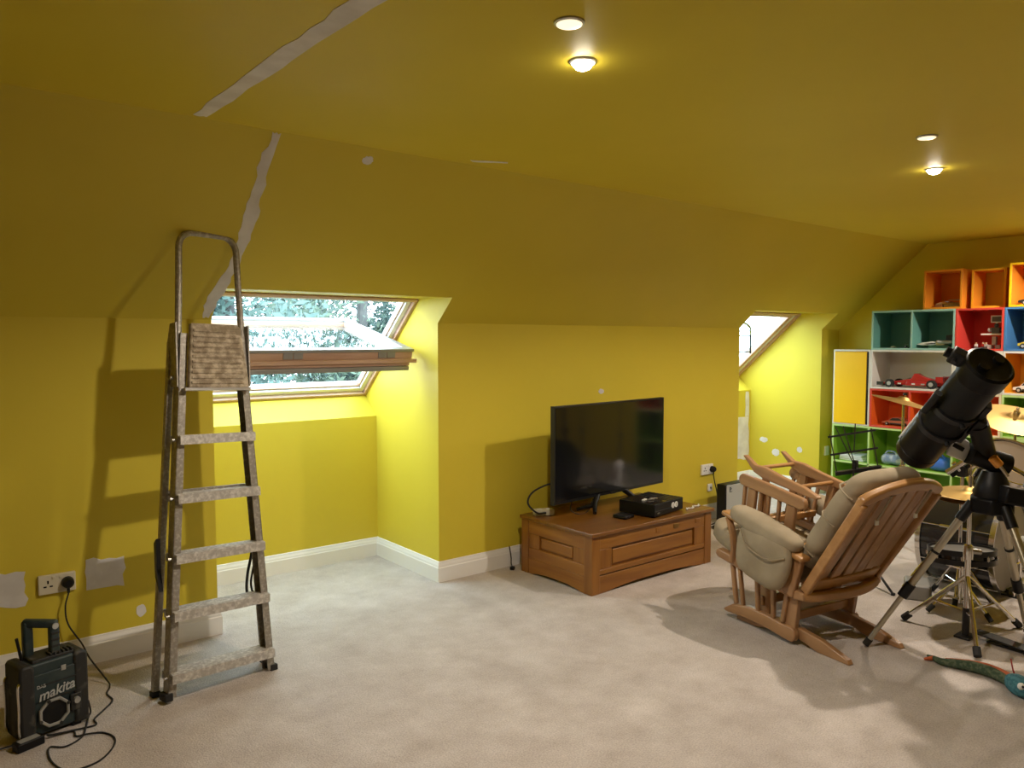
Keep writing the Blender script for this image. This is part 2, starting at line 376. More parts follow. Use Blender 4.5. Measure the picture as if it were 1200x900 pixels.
# ------------------------------------------------------------ roof windows
M_pine = wood('window_pine', (0.52, 0.32, 0.23), (0.62, 0.41, 0.31), 0.45, 5, 0)
M_alu = mat('window_aluminium', (0.36, 0.36, 0.36), 0.45, metal=0.6)
M_flash = mat('window_white_lining', (0.80, 0.82, 0.83), 0.5)
sdir = Vector((0, WT[0] - WB[0], WT[1] - WB[1])); SLEN = sdir.length; sdir.normalize()
ndir = Vector((0, sdir.z, -sdir.y))          # outward, up
if ndir.z < 0: ndir = -ndir
def make_window(i, x0, x1, swing):
    root = bpy.data.objects.new('window_%d' % i, None); COL.objects.link(root)
    struct(root, 'centre-pivot roof window, sash %s' % ('swung open' if swing else 'closed'))
    W = x1 - x0
    F = frame3((x0, WB[0], WB[1]), (1, 0, 0), sdir, ndir)     # local: x along room, y up the roof, z outward
    fw = .055
    def add(name, m, *boxes, parent=root, bev=.003):
        b = B()
        for (a, c, d, e, f, g) in boxes:
            b.box(F @ Vector(((a + c) / 2, (d + e) / 2, (f + g) / 2)), (c - a, e - d, g - f), F.to_3x3())
        return b.done(name, m, parent, bevel=bev)
    # outer frame: timber edge toward the room, pale lining inside, metal cladding outside
    add('frame', M_pine, (0, W, 0, .022, -.012, .014), (0, W, SLEN - .022, SLEN, -.012, .014), (0, .022, .022, SLEN - .022, -.012, .014), (W - .022, W, .022, SLEN - .022, -.012, .014))
    add('frame_lining', M_flash, (0, W, 0, fw, .014, .085), (0, W, SLEN - fw, SLEN, .014, .085), (0, fw, fw, SLEN - fw, .014, .085), (W - fw, W, fw, SLEN - fw, .014, .085))
    add('frame_inner_bead', M_pine, (fw, W - fw, fw, fw + .012, .03, .06), (fw, fw + .012, fw + .012, SLEN - fw, .03, .06), (W - fw - .012, W - fw, fw + .012, SLEN - fw, .03, .06), bev=.002)
    add('cladding', M_alu, (-.03, W + .03, -.05, .02, .085, .11), (-.03, W + .03, SLEN - .02, SLEN + .06, .085, .11), (-.03, .03, .02, SLEN - .02, .085, .11), (W - .03, W + .03, .02, SLEN - .02, .085, .11))
    # sash turns about the middle of the frame
    if swing: mid = Vector((x0, 4.585, 1.517)); rot = math.atan2(1.655 - 1.445, 5.05 - 4.14)
    else:
        mid = F @ Vector((0, SLEN / 2, .058)); rot = math.atan2(-sdir.z, -sdir.y)
    hy = Vector((0, -math.cos(rot), -math.sin(rot)))      # toward the top rail (inside the room when open)
    hn = Vector((0, -math.sin(rot), math.cos(rot)))
    S = frame3((x0, mid.y, mid.z), (1, 0, 0), hy, hn)
    SL2 = SLEN / 2 - .025; a0 = .065; a1 = W - .065
    sw = .05; o2 = 0.0
    sash = bpy.data.objects.new('sash', None); COL.objects.link(sash); sash.parent = root
    def adds(name, m, *boxes, bev=.003):
        b = B()
        for (a, c, d, e, f, g) in boxes:
            b.box(S @ Vector(((a + c) / 2, (d + e) / 2, (f + g) / 2)), (c - a, e - d, g - f), S.to_3x3())
        return b.done(name, m, sash, bevel=bev)
    z0, z1 = -.045, .012
    adds('sash_frame', M_pine, (a0, a1, SL2 - sw, SL2, z0, z1), (a0, a1, -SL2, -SL2 + sw, z0, z1), (a0, a0 + sw, -SL2 + sw, SL2 - sw, z0, z1), (a1 - sw, a1, -SL2 + sw, SL2 - sw, z0, z1))
    adds('pane', M_glass, (a0 + sw - .005, a1 - sw + .005, -SL2 + sw - .005, SL2 - sw + .005, -.008, -.002), bev=0)
    adds('sash_cladding', M_alu, (a0 - .005, a1 + .005, SL2 - sw, SL2 + .01, z1, z1 + .018), (a0 - .005, a1 + .005, -SL2 - .01, -SL2 + sw, z1, z1 + .018), (a0 - .005, a0 + sw, -SL2 + sw, SL2 - sw, z1, z1 + .018), (a1 - sw, a1 + .005, -SL2 + sw, SL2 - sw, z1, z1 + .018))
    if swing:
        adds('vent_flap', M_pine, (a0 - .02, a1 + .03, SL2 + .002, SL2 + .014, z0 - .012, z0 + .012), (a0 + .01, a1 - .01, SL2 - .02, SL2 - .004, z0 - .035, z0 - .001))
        adds('control_bar', M_alu, (a0 + .0, a1 - .02, SL2 - .03, SL2 + .012, z0 - .062, z0 - .035))
        for xx in (a0 + .38, a1 - .24):
            adds('hinge_plate', M_alu, (xx, xx + .055, SL2, SL2 + .006, z0 + .02, z1), (xx + .06, xx + .115, SL2, SL2 + .006, z0 + .02, z1), bev=.001)
    # jamb hinge plates on the frame
    for xx in (fw, W - fw - .004):
        add('pivot_plate', M_alu, (xx, xx + .004, SLEN / 2 - .05, SLEN / 2 + .12, .03, .07), bev=0)
    # daylight portal across the opening
    ld = bpy.data.lights.new('daylight_portal', 'AREA'); ld.shape = 'RECTANGLE'; ld.size = W; ld.size_y = SLEN
    ld.cycles.is_portal = True
    lo = bpy.data.objects.new('daylight_portal', ld); COL.objects.link(lo)
    lo.matrix_world = F @ Matrix.Translation((W / 2, SLEN / 2, .13))
    return root
make_window(1, *ALC[0], True)
make_window(2, *ALC[1], False)

# ------------------------------------------------------------ outside: garden ground and trees
struct(B().bx(-60, 90, AB + 2, 120, -5.6, -5.5).done('ground_garden', mat('lawn', (0.08, 0.12, 0.06), 0.95, noise=(.6, (.13, .17, .08), .3, .7))), 'lawn below the windows')
M_bark = mat('bark', (0.05, 0.05, 0.05), 0.9, noise=(6, (.09, .09, .085), .3, .7))
LEAFM = [mat('leaf_blue_green', (0.045, 0.085, 0.08), 0.7, noise=(3, (.075, .125, .10), .3, .7)), mat('leaf_olive', (0.055, 0.09, 0.065), 0.7, noise=(3, (.09, .13, .085), .3, .7))]
def tree(i, x, y, h, spread, nleaf, label, lm, bare=False):
    rnd = random.Random(100 + i); z0 = -5.5
    root = thing('garden_tree', label, 'tree', (x, y, z0), group='trees in the garden outside the roof windows')
    lean = rnd.uniform(-.4, .4)
    tp = [Vector((lean * k / 8 + rnd.uniform(-.06, .06), rnd.uniform(-.06, .06), h * .92 * k / 8)) for k in range(9)]
    B().tube(tp, [.22 * (1 - k / 9.5) for k in range(9)], 8).done('trunk', M_bark, root)
    b = B(); tips = []
    for k in range(26):
        zf = rnd.uniform(.22, .95); s0 = tp[0].lerp(tp[-1], zf)
        a = rnd.uniform(0, 2 * PI); L = spread * (1.15 - zf * .75) * rnd.uniform(.6, 1.1); q = [s0]
        d = Vector((math.cos(a), math.sin(a), rnd.uniform(.05, .6)))
        for m_ in range(5):
            d += Vector((rnd.uniform(-.3, .3), rnd.uniform(-.3, .3), rnd.uniform(-.15, .3))); q.append(q[-1] + d.normalized() * L / 5)
        b.tube(q, [.055 * (1.1 - zf) * (1 - m_ / 6) + .012 for m_ in range(6)], 5); tips += q[1:]
        for m_ in range(4):
            c = q[rnd.randint(1, 4)]; e = d + Vector((rnd.uniform(-1, 1), rnd.uniform(-1, 1), rnd.uniform(-.4, .8)))
            e2 = c + e.normalized() * L * .4; b.tube([c, (c + e2) / 2 + Vector((0, 0, .05)), e2], [.016, .011, .006], 4); tips += [e2, (c + e2) / 2]
    b.done('branches', M_bark, root)['kind'] = 'stuff'
    vs_, fs = [], []
    for k in range(nleaf):
        c = rnd.choice(tips) + Vector((rnd.gauss(0, .3), rnd.gauss(0, .3), rnd.gauss(0, .26)))
        u = Vector((rnd.gauss(0, 1), rnd.gauss(0, 1), rnd.gauss(0, 1))).normalized(); v = u.orthogonal().normalized(); s = rnd.uniform(.05, .11)
        n = len(vs_); vs_ += [c - u * s, c + v * s * .45, c + u * s, c - v * s * .45]; fs.append((n, n + 1, n + 2, n + 3))
    me = bpy.data.meshes.new('foliage'); me.from_pydata(vs_, [], fs); me.materials.append(lm)
    o = bpy.data.objects.new('foliage', me); COL.objects.link(o); o.parent = root; o['kind'] = 'stuff'
for i, (x, y, h, s, n) in enumerate([(4.2, 12.0, 11.5, 2.2, 16000), (6.9, 13.4, 14.0, 2.6, 20000), (8.9, 14.6, 13.0, 2.3, 20000), (2.6, 17.5, 12.0, 2.6, 14000), (8.2, 18.9, 14.5, 3.0, 18000), (13.0, 17.6, 13.0, 2.8, 14000), (16.5, 13.5, 8.6, 1.8, 6000), (22.0, 15.5, 6.6, 2.2, 5000), (5.2, 24.5, 15, 3.4, 16000), (11.6, 25.0, 15.5, 3.6, 16000)]):
    lab = ['slender leafy garden tree with a pale gap of sky beside it', 'tall garden tree with a straight trunk seen behind the open sash', 'spreading leafy garden tree filling the right of the open window', 'leafy garden tree standing behind the slender one', 'big leafy garden tree behind the straight trunk', 'leafy garden tree far beyond the open sash corner', 'leafy garden tree outside the window nearer the shelves', 'garden tree farther off outside the window nearer the shelves', 'tallest broad tree at the far end of the garden', 'broad tree in the farthest row of the garden'][i]
    tree(i, x, y, h, s, n, lab, LEAFM[i % 2])

# ------------------------------------------------------------ ceiling downlights
M_lens = mat('lamp_lens_lit', (1, 1, 1), 0.3, emit=((1.0, 0.90, 0.74), 60))
M_lens2 = mat('lamp_lens_faint', (1, 1, 1), 0.3, emit=((1.0, 0.84, 0.55), 1.1))
def downlight(x, y, lit, label):
    t = thing('ceiling_downlight', label, 'downlight', (x, y, CZ), group='ceiling downlights')
    B().lathe([(.030, .0), (.030, -.003), (.036, -.007), (.042, -.004), (.043, 0)], 28).done('rim', M_white if lit else M_steel, t)
    if lit: B().lathe([(.031, -.002), (.030, -.012), (.022, -.022), (.010, -.027), (0, -.028)], 28).done('lens', M_lens, t)
    else: B().lathe([(.040, -.003), (.034, -.008), (.018, -.010), (0, -.0105)], 28).done('lens', M_lens2, t)
    if lit:
        ld = bpy.data.lights.new('lamp', 'SPOT'); ld.shadow_soft_size = .035; ld.spot_size = R(162); ld.spot_blend = .42; ld.energy = LAMP_W; ld.color = (1.0, 0.885, 0.75)
        lo = bpy.data.objects.new('lamp', ld); COL.objects.link(lo); lo.parent = t; lo.location = (0, 0, -.034)
downlight(1.69, 1.766, True, 'blazing recessed downlight on the ceiling in front of the ladder')
downlight(4.122, 1.747, True, 'blazing recessed downlight on the ceiling above the rocking chair')
downlight(6.40, 1.75, True, 'blazing recessed downlight on the ceiling in front of the cube shelves')
downlight(1.456, 1.575, False, 'small flat round disc light beside the downlight in front of the ladder')
downlight(3.444, 1.494, False, 'small flat round disc light beside the downlight above the rocking chair')

# ============================================================ STEP LADDER (folded, leaning on the slope)
M_lad = mat('paint_spattered_aluminium', (0.34, 0.31, 0.265), 0.5, metal=0.6, noise=(70, (0.52, 0.48, 0.42), 0.48, 0.66), bump=(60, 0.35, 0.002))
M_tread = mat('spattered_tread', (0.46, 0.43, 0.39), 0.5, metal=0.4, noise=(60, (0.70, 0.67, 0.62), 0.44, 0.66), bump=(70, 0.4, 0.003))
M_plat = mat('crusty_platform', (0.30, 0.235, 0.155), 0.85, noise=(30, (0.56, 0.47, 0.34), 0.42, 0.62), bump=(45, 0.8, 0.006))
lad = thing('step_ladder', 'paint-spattered aluminium step ladder folded and leaning beside the open window', 'ladder', (1.05, 3.345, 0), (-R(6.0), R(2.2), R(6.7)))
def hw(z): return .235 - .095 * z / 1.56 if z < 1.56 else .14 - .012 * (z - 1.56) / .42
for s in (-1, 1):
    b = B()   # channel section stile: web and two flanges
    a0, a1 = Vector((s * hw(0), 0, .012)), Vector((s * hw(1.53), 0, 1.53))
    b.bar(a0, a1, .004, .056); 
    for yy in (-.026, .026): b.bar(a0 + Vector((-s * .014, yy, 0)), a1 + Vector((-s * .014, yy, 0)), .032, .004)
    b.done('stile', M_lad, lad)
    B().box((s * hw(0), 0, .016), (.034, .066, .032)).done('foot', M_rubber, lad, bevel=.004)
    # rear leg, close behind
    B().bar((s * (hw(0) + .012), .088, .02), (s * (hw(1.5) + .010), .052, 1.50), .026, .030).done('rear_leg', M_lad, lad, bevel=.003)
    B().box((s * (hw(0) + .012), .088, .012), (.034, .038, .024)).done('foot', M_rubber, lad, bevel=.003)
    # hinge plate where rear frame meets the hand hoop
    B().prism([(.035, 1.30), (.062, 1.36), (.062, 1.50), (.03, 1.575), (-.03, 1.575), (-.03, 1.30)], .006, YZ(s * (hw(1.45) + .016))).done('hinge_plate', M_lad, lad)
    for z in (1.34, 1.52):
        B().cyl((s * (hw(z) + .01), .01, z), (s * (hw(z) + .026), .01, z), .009, 10).done('rivet', M_steel, lad)
hoop = [(-hw(1.46), 0, 1.46), (-hw(1.75), 0, 1.75), (-hw(1.9), 0, 1.905)]
hoop += [(-hw(1.95) + .065 * (1 - math.cos(a)), 0, 1.915 + .065 * math.sin(a)) for a in (R(10), R(30), R(50), R(70), R(90))]
hoop += [(-x, y, z) for x, y, z in hoop[::-1]]
B().tube(hoop, .0145, 10).done('hand_hoop', M_lad, lad)
for z in (.072, .322, .556, .805, 1.052):
    w_ = 2 * hw(z) - .006
    b = B().box((0, .002, z + .034), (w_, .112, .006)).box((0, -.054, z + .018), (w_, .004, .036)).box((0, .056, z + .020), (w_, .004, .03))
    for k in range(8): b.box((0, -.046 + k * .0135, z + .0385), (w_, .005, .004))
    b.done('tread', M_tread, lad)
    for s in (-1, 1): B().cyl((s * (hw(z) - .002), -.012, z + .02), (s * (hw(z) + .016), -.012, z + .02), .007, 8).done('rivet', M_steel, lad)
# rear bracing rails
for z in (.35, .85, 1.3): B().bar((-hw(z) - .008, .085 - .022 * z, z), (hw(z) + .008, .085 - .022 * z, z), .02, .012, side=(0, 1, 0)).done('rear_rail', M_lad, lad)
# folded platform with crusted ribs
pl = B().prism([(-hw(1.30) + .028, 1.292), (hw(1.30) - .012, 1.292), (hw(1.33) - .012, 1.33), (hw(1.55) - .03, 1.56), (hw(1.55) - .045, 1.572), (-hw(1.55) + .03, 1.572)], .030, frame3((0, -.045, 0), (1, 0, 0), (0, 0, 1), (0, -1, 0))).done('platform', M_plat, lad, bevel=.006)
for k in range(11):
    z = 1.315 + k * .0225; B().box((.0, -.0625, z), (2 * hw(z) - .075, .007, .013)).done('rib', M_plat, pl, bevel=.003)
B().box((0, -.05, 1.286), (2 * hw(1.29) - .02, .036, .012)).done('platform_lip', M_steel, lad)
B().tube(bez([(.205, .075, .60), (.19, .07, .52), (.165, .06, .44), (.16, .06, .36), (.185, .055, .30)]), .007, 6).done('strap', M_rubber, lad)
B().tube(bez([(.205, .08, .60), (.20, .06, .50), (.175, .05, .40), (.19, .05, .33)]), .005, 6).done('strap', M_rubber, lad)
B().prism([(.03, .44), (.07, .50), (.075, .64), (.05, .66), (.05, .52)], .018, YZ(-.232)).done('catch', M_blackm, lad)

# ============================================================ PINE CHEST
M_pine1 = wood('honey_pine_long', (0.21, 0.075, 0.008), (0.30, 0.122, 0.017), 0.42, 4, 0)
M_pine2 = wood('honey_pine_up', (0.21, 0.075, 0.008), (0.30, 0.122, 0.017), 0.42, 4, 2)
M_pine3 = wood('honey_pine_deep', (0.24, 0.085, 0.009), (0.33, 0.135, 0.019), 0.42, 4, 1)
M_lid_shaded = wood('honey_pine_lid_shaded', (0.15, 0.056, 0.007), (0.21, 0.085, 0.014), 0.32, 4, 0, coat=.3)  # same pine, darkened to carry the television's shadow on the lid
CW, CD, CH = 1.12, .65, .372
ch = thing('blanket_chest', 'honey pine blanket chest with panelled front under the television', 'chest', (3.68, 3.485, 0))
x0, x1, y0, y1 = -CW / 2, CW / 2, -CD / 2, CD / 2
B().bx(x0 + .022, x1 - .022, y0 + .022, y1 - .015, .035, CH - .02).done('carcass', M_pine1, ch)
for x in (x0 + .034, x1 - .034):
    for y in (y0 + .034, y1 - .034): B().box((x, y, .174), (.068, .068, .348)).done('corner_post', M_pine2, ch, bevel=.003)
def arch(n, xa, xb, zt, zb, za):
    P = [(xa, zt), (xa, zb)]
    for k in range(n + 1):
        t = k / n; P.append((xa + (xb - xa) * (.05 + .9 * t), zb + (za - zb) * min(1, 3.2 * min(t, 1 - t)) ** .7))
    return P + [(xb, zb), (xb, zt)]
FR = lambda y: frame3((0, y, 0), (1, 0, 0), (0, 0, 1), (0, -1, 0))
B().prism(arch(14, x0 + .068, x1 - .068, .105, 0.0, .022), .020, FR(y0 + .014)).done('plinth_rail', M_pine1, ch, bevel=.002)
B().bx(x0 + .068, x1 - .068, y0 + .005, y0 + .023, .262, .346).done('top_rail', M_pine1, ch, bevel=.003)
B().bx(x0 + .068, x1 - .068, y0 + .003, y0 + .023, .112, .142).done('middle_rail', M_pine1, ch, bevel=.003)
for xa, xb in ((x0 + .068, x0 + .17), (x1 - .17, x1 - .068)): B().bx(xa, xb, y0 + .006, y0 + .023, .142, .262).done('stile', M_pine2, ch, bevel=.003)
B().bx(x0 + .185, x1 - .185, y0 + .012, y0 + .024, .157, .247).done('front_panel', M_pine1, ch, bevel=.005)
for s, xs in ((-1, x0), (1, x1)):
    B().prism(arch(10, y0 + .068, y1 - .068, .10, 0, .020), .018, YZ(xs - s * .013)).done('plinth_rail', M_pine3, ch, bevel=.002)
    B().box((xs - s * .014, 0, .304), (.018, CD - .136, .084)).done('top_rail', M_pine3, ch, bevel=.003)
    B().box((xs - s * .014, 0, .135), (.018, CD - .136, .07)).done('middle_rail', M_pine3, ch, bevel=.003)
    for yy in (y0 + .118, y1 - .118): B().box((xs - s * .015, yy, .216), (.016, .10, .092)).done('stile', M_pine2, ch, bevel=.003)
    B().box((xs - s * .018, 0, .216), (.012, CD - .365, .068)).done('side_panel', M_pine3, ch, bevel=.005)
lid = B().bx(x0 - .014, x1 + .014, y0 - .016, y1 + .004, .348, CH).done('lid', M_lid_shaded, ch, bevel=.006, seg=3)
M_brass = mat('aged_brass', (0.30, 0.17, 0.05), 0.4, metal=.8)
for xx in (.03, .20, .42): B().box((xx, y0 + .003, .305), (.05, .006, .028)).done('lock_plate', M_brass if xx == .2 else M_pine2, ch, bevel=.002)

# ============================================================ TELEVISION
tv = thing('television', 'flat black television on splayed feet on the pine chest', 'television', (3.725, 3.565, CH), (0, 0, R(4.5)))
M_tvb = mat('tv_bezel', (0.010, 0.010, 0.011), 0.3)
M_scr = mat('tv_screen', (0.006, 0.006, 0.007), 0.09, spec=0.6)
TW, TZ0, TZ1 = 1.14, .095, .715
B().box((0, .028, (TZ0 + TZ1) / 2), (TW, .028, TZ1 - TZ0)).done('housing', M_tvb, tv, bevel=.004)
B().bx(-TW / 2 + .012, TW / 2 - .012, .0125, .0145, TZ0 + .02, TZ1 - .012).done('screen', M_scr, tv)
B().box((0, .060, .33), (TW * .6, .05, .34)).done('rear_case', M_black, tv, bevel=.015)
B().bx(-TW / 2 - .001, -TW / 2 + .003, .012, .045, TZ0, TZ1).done('edge_trim', M_blackm, tv)
B().box((0, .010, TZ0 + .006), (.05, .006, .01)).done('logo_tab', M_blackm, tv)
for s in (-1, 1):
    B().tube([(s * .14, .03, TZ0 + .005), (s * .20, .0, .05), (s * .262, -.055, .0125)], [.020, .017, .012], 10).tube([(s * .20, .0, .05), (s * .265, .10, .0125)], [.017, .012], 10).done('foot', M_black, tv)

# ============================================================ GAMES CONSOLE BOX and bits on the chest
M_gl = mat('gloss_black', (0.008, 0.008, 0.009), 0.2)
con = thing('games_console', 'large matt black games console box in front of the television', 'console', (3.845, 3.345, CH), (0, 0, R(9)))
B().box((0, 0, .046), (.35, .27, .08)).done('case', M_black, con, bevel=.004)
B().box((-.09, 0, .0865), (.165, .255, .003)).done('gloss_top', M_gl, con)
b = B()
for k in range(9): b.box((.085, -.11 + k * .0275, .087), (.16, .012, .003))
b.done('vent_grille', M_blackm, con)
for k, xx in enumerate((.045, .085)): 
    st = B().cyl((xx, -.1355, .052), (xx, -.1375, .052), .019, 20).done('round_sticker', M_white, con)
    B().prism([(-.004, -.011), (.004, -.011), (.002, 0), (.005, .010), (-.003, .011), (-.002, 0)], .0015, frame3((xx, -.138, .052), (1, 0, 0), (0, 0, 1), (0, -1, 0))).done('sticker_mark', M_steel, st)
B().box((-.06, -.1356, .042), (.20, .002, .004)).done('disc_slot', M_gl, con)
B().box((-.13, -.136, .028), (.026, .002, .006)).done('port', M_steel, con)
for xx in (-.14, .14):
    for yy in (-.1, .1): B().cyl((xx, yy, 0), (xx, yy, .007), .014, 10).done('foot', M_rubber, con)
for k, (xx, yy) in enumerate(((-.10, -.01), (-.065, -.035), (-.02, -.03))): 
    o = B().box((0, 0, .004), (.05, .018, .008)).done('memory_stick', M_steel if k else M_white, None, bevel=.002)
    o.location = Vector((3.845, 3.345, CH + .0885)) + Matrix.Rotation(R(9), 3, 'Z') @ Vector((xx, yy, 0)); o.rotation_euler.z = R(20 - 30 * k)
    tag(o, ['pale memory stick lying on top of the console nearest the television foot', 'grey memory stick in the middle on top of the console', 'grey memory stick on the console nearest its front vents'][k], 'memory stick', 'memory sticks on the console')
pk = thing('media_box', 'small flat black box on the chest beside the console', 'media box', (3.565, 3.33, CH), (0, 0, R(9)))
B().box((0, 0, .011), (.10, .10, .022)).done('case', M_black, pk, bevel=.006); B().box((0, -.0505, .011), (.02, .002, .004)).done('indicator', M_steel, pk)
ps = thing('power_strip', 'cream power adaptor strip on the chest behind the television', 'adaptor', (3.215, 3.70, CH), (0, 0, R(-25)))
M_cream = mat('cream_plastic', (0.62, 0.58, 0.44), 0.5)
B().box((0, 0, .02), (.13, .055, .04)).done('case', M_cream, ps, bevel=.005)
for k in (-1, 1): B().box((k * .03, -.004, .0405), (.03, .03, .004)).done('socket', M_white, ps, bevel=.001)
tag(B().tube(bez([(3.20, 3.66, .395), (3.14, 3.68, .40), (3.10, 3.72, .46), (3.12, 3.70, .53), (3.19, 3.64, .58), (3.27, 3.60, .59)]), .006, 8).done('television_cable', M_rubber), 'black cable arching from the adaptor strip behind the television', 'cable')
tag(B().tube(bez([(3.40, 3.63, .46), (3.36, 3.60, .40), (3.42, 3.57, .37), (3.50, 3.58, .385), (3.56, 3.60, .45)]), .0035, 6).done('television_cable', M_rubber), 'thin black cable sagging below the television screen', 'cable')
fp = thing('fallen_plug', 'small black plug lying on the carpet beside the chest', 'plug', (3.085, 3.86, 0), (0, 0, .5))
B().box((0, 0, .011), (.028, .028, .022)).done('body', M_black, fp, bevel=.004)
B().tube(bez([(.008, 0, .014), (.03, .02, .03), (.05, .03, .07), (.055, .045, .14)]), .003, 6).done('cord', M_black, fp)
cl = thing('white_chain', 'white beaded cord lying along the front edge of the chest lid', 'cord', (4.14, 3.235, CH), (0, 0, R(12)))
rnd = random.Random(4); q = [(-.09 + .018 * k, .012 * math.sin(k * 1.3), .006) for k in range(11)]
B().tube(bez(q), .003, 6).done('string', M_white, cl)
for k in q: B().ball(k, .006, seg=8).done('bead', M_white, cl)

# ============================================================ SILVER CONSOLE TOWER on the floor
M_silver = mat('silver_panel', (0.50, 0.50, 0.48), 0.4, metal=0.3)
pt = thing('console_tower', 'upright silver-faced console standing on the carpet by the alcove corner', 'console', (5.33, 3.76, 0))
B().box((0, 0, .165), (.33, .085, .33)).done('case', M_black, pt, bevel=.006)
B().box((.006, -.0445, .167), (.312, .006, .318)).done('face_panel', M_silver, pt, bevel=.004)
lg = B().prism([(-.016, -.014), (-.010, -.016), (-.010, .012), (.002, .008), (.002, -.002), (-.004, 0), (-.004, -.006), (.008, -.002), (.010, .008), (.0, .016), (-.016, .018)], .0015, frame3((-.10, -.0482, .29), (1, 0, 0), (0, 0, 1), (0, -1, 0))).done('maker_mark', M_black, pt)
B().prism([(-.02, -.014), (.012, -.014), (.018, -.009), (-.014, -.009)], .0015, frame3((-.098, -.0482, .282), (1, 0, 0), (0, 0, 1), (0, -1, 0))).done('maker_mark', M_black, pt)

# ============================================================ WALL SOCKETS, PLUGS, CABLES
M_sock = mat('ivory_socket', (0.72, 0.66, 0.50), 0.4)
def socket(x, y, z, m, label, w_=.147, ang=0):
    t = thing('wall_socket', label, 'socket', (x, y, z), (0, 0, ang))
    B().box((0, -.010, 0), (w_, .020, .086)).done('plate', m, t, bevel=.004)
    for s in (-1, 1):
        b = B().box((s * .036, -.0205, .012), (.006, .003, .014)).box((s * .036 - .012, -.0205, -.008), (.012, .003, .006)).box((s * .036 + .012, -.0205, -.008), (.012, .003, .006))
        b.done('pin_holes', M_black, t); B().box((s * .014, -.0215, .030), (.012, .005, .012)).done('switch', m, t, bevel=.001)
    return t
def plug(x, y, z, label):
    t = thing('plug', label, 'plug', (x, y, z))
    B().lathe([(0, .036), (.016, .036), (.023, .028), (.025, .010), (.026, 0), (0, 0)], 18, frame3((0, 0, 0), (1, 0, 0), (0, 0, 1), (0, -1, 0))).done('body', M_black, t)
    B().cyl((0, -.018, -.02), (0, -.018, -.045), .006, 8).done('cord_grip', M_black, t)
socket(.523, WY, .406, M_sock, 'ivory double wall socket above the site radio')
plug(.563, WY - .022, .406, 'black plug in the ivory socket above the radio')
socket(5.215, WY, .425, M_white, 'white double wall socket beside the alcove corner')
plug(5.265, WY - .022, .425, 'black plug in the white socket beside the alcove corner')
sp = thing('spur_plate', 'small white cable outlet low on the wall under the white socket', 'outlet', (5.26, WY, .268))
B().box((0, -.008, 0), (.05, .016, .06)).done('plate', M_white, sp, bevel=.003); B().cyl((0, -.016, 0), (0, -.026, 0), .008, 10).done('nipple', M_steel, sp)
tag(B().tube(bez([(5.265, 3.91, .38), (5.275, 3.905, .32), (5.295, 3.90, .25), (5.31, 3.895, .16), (5.30, 3.88, .06), (5.22, 3.84, .008), (5.10, 3.80, .006), (4.97, 3.82, .006)]), .0045, 6).done('power_cable', M_rubber), 'grey-black cable hanging from the white socket to the carpet', 'cable')
tag(B().tube(bez([(4.60, 3.90, .006), (4.75, 3.86, .02), (4.9, 3.80, .012), (5.05, 3.74, .006), (5.13, 3.735, .02)]), .005, 6).done('power_cable', M_rubber), 'black cable loop on the carpet behind the chest end', 'cable')
br = thing('power_brick', 'small black power brick on the carpet by the silver console', 'adaptor', (5.04, 3.70, 0), (0, 0, .3))
B().box((0, 0, .015), (.09, .045, .03)).done('case', M_black, br, bevel=.004); B().cyl((.045, 0, .015), (.06, 0, .015), .006, 8).done('cord_grip', M_black, br)
ws = thing('wall_switch', 'white single socket low on the wall by the yellow cabinet', 'socket', (7.11, WY, .41))
B().box((0, -.008, 0), (.07, .016, .09)).done('plate', M_white, ws, bevel=.003); B().box((0, -.017, .02), (.012, .004, .014)).done('switch', M_white, ws)

# ============================================================ GLIDER ROCKING CHAIR
M_oak = wood('chair_oak_y', (0.31, 0.158, 0.066), (0.41, 0.225, 0.105), 0.4, 4, 1, coat=.25)
M_oakz = wood('chair_oak_z', (0.31, 0.158, 0.066), (0.41, 0.225, 0.105), 0.4, 4, 2, coat=.25)
M_oakx = wood('chair_oak_x', (0.36, 0.172, 0.052), (0.46, 0.24, 0.085), 0.36, 4, 0, coat=.3)
M_cush = mat('beige_suede', (0.30, 0.245, 0.165), 0.92, spec=0.15, noise=(7, (0.38, 0.315, 0.22), 0.35, 0.7), bump=(25, 0.25, 0.006))
M_cushd = mat('beige_lining', (0.30, 0.24, 0.16), 0.9, spec=.1, noise=(9, (0.36, 0.30, 0.21), 0.35, 0.7))
CHL = (3.66, 2.05, 0); CHR = R(-9)
gc = thing('glider_chair', 'oak glider rocking chair with beige suede cushions', 'chair', CHL, (0, 0, CHR))
def rounded(y0, y1, z0, z1, r, n=6, taper=None):
    pass
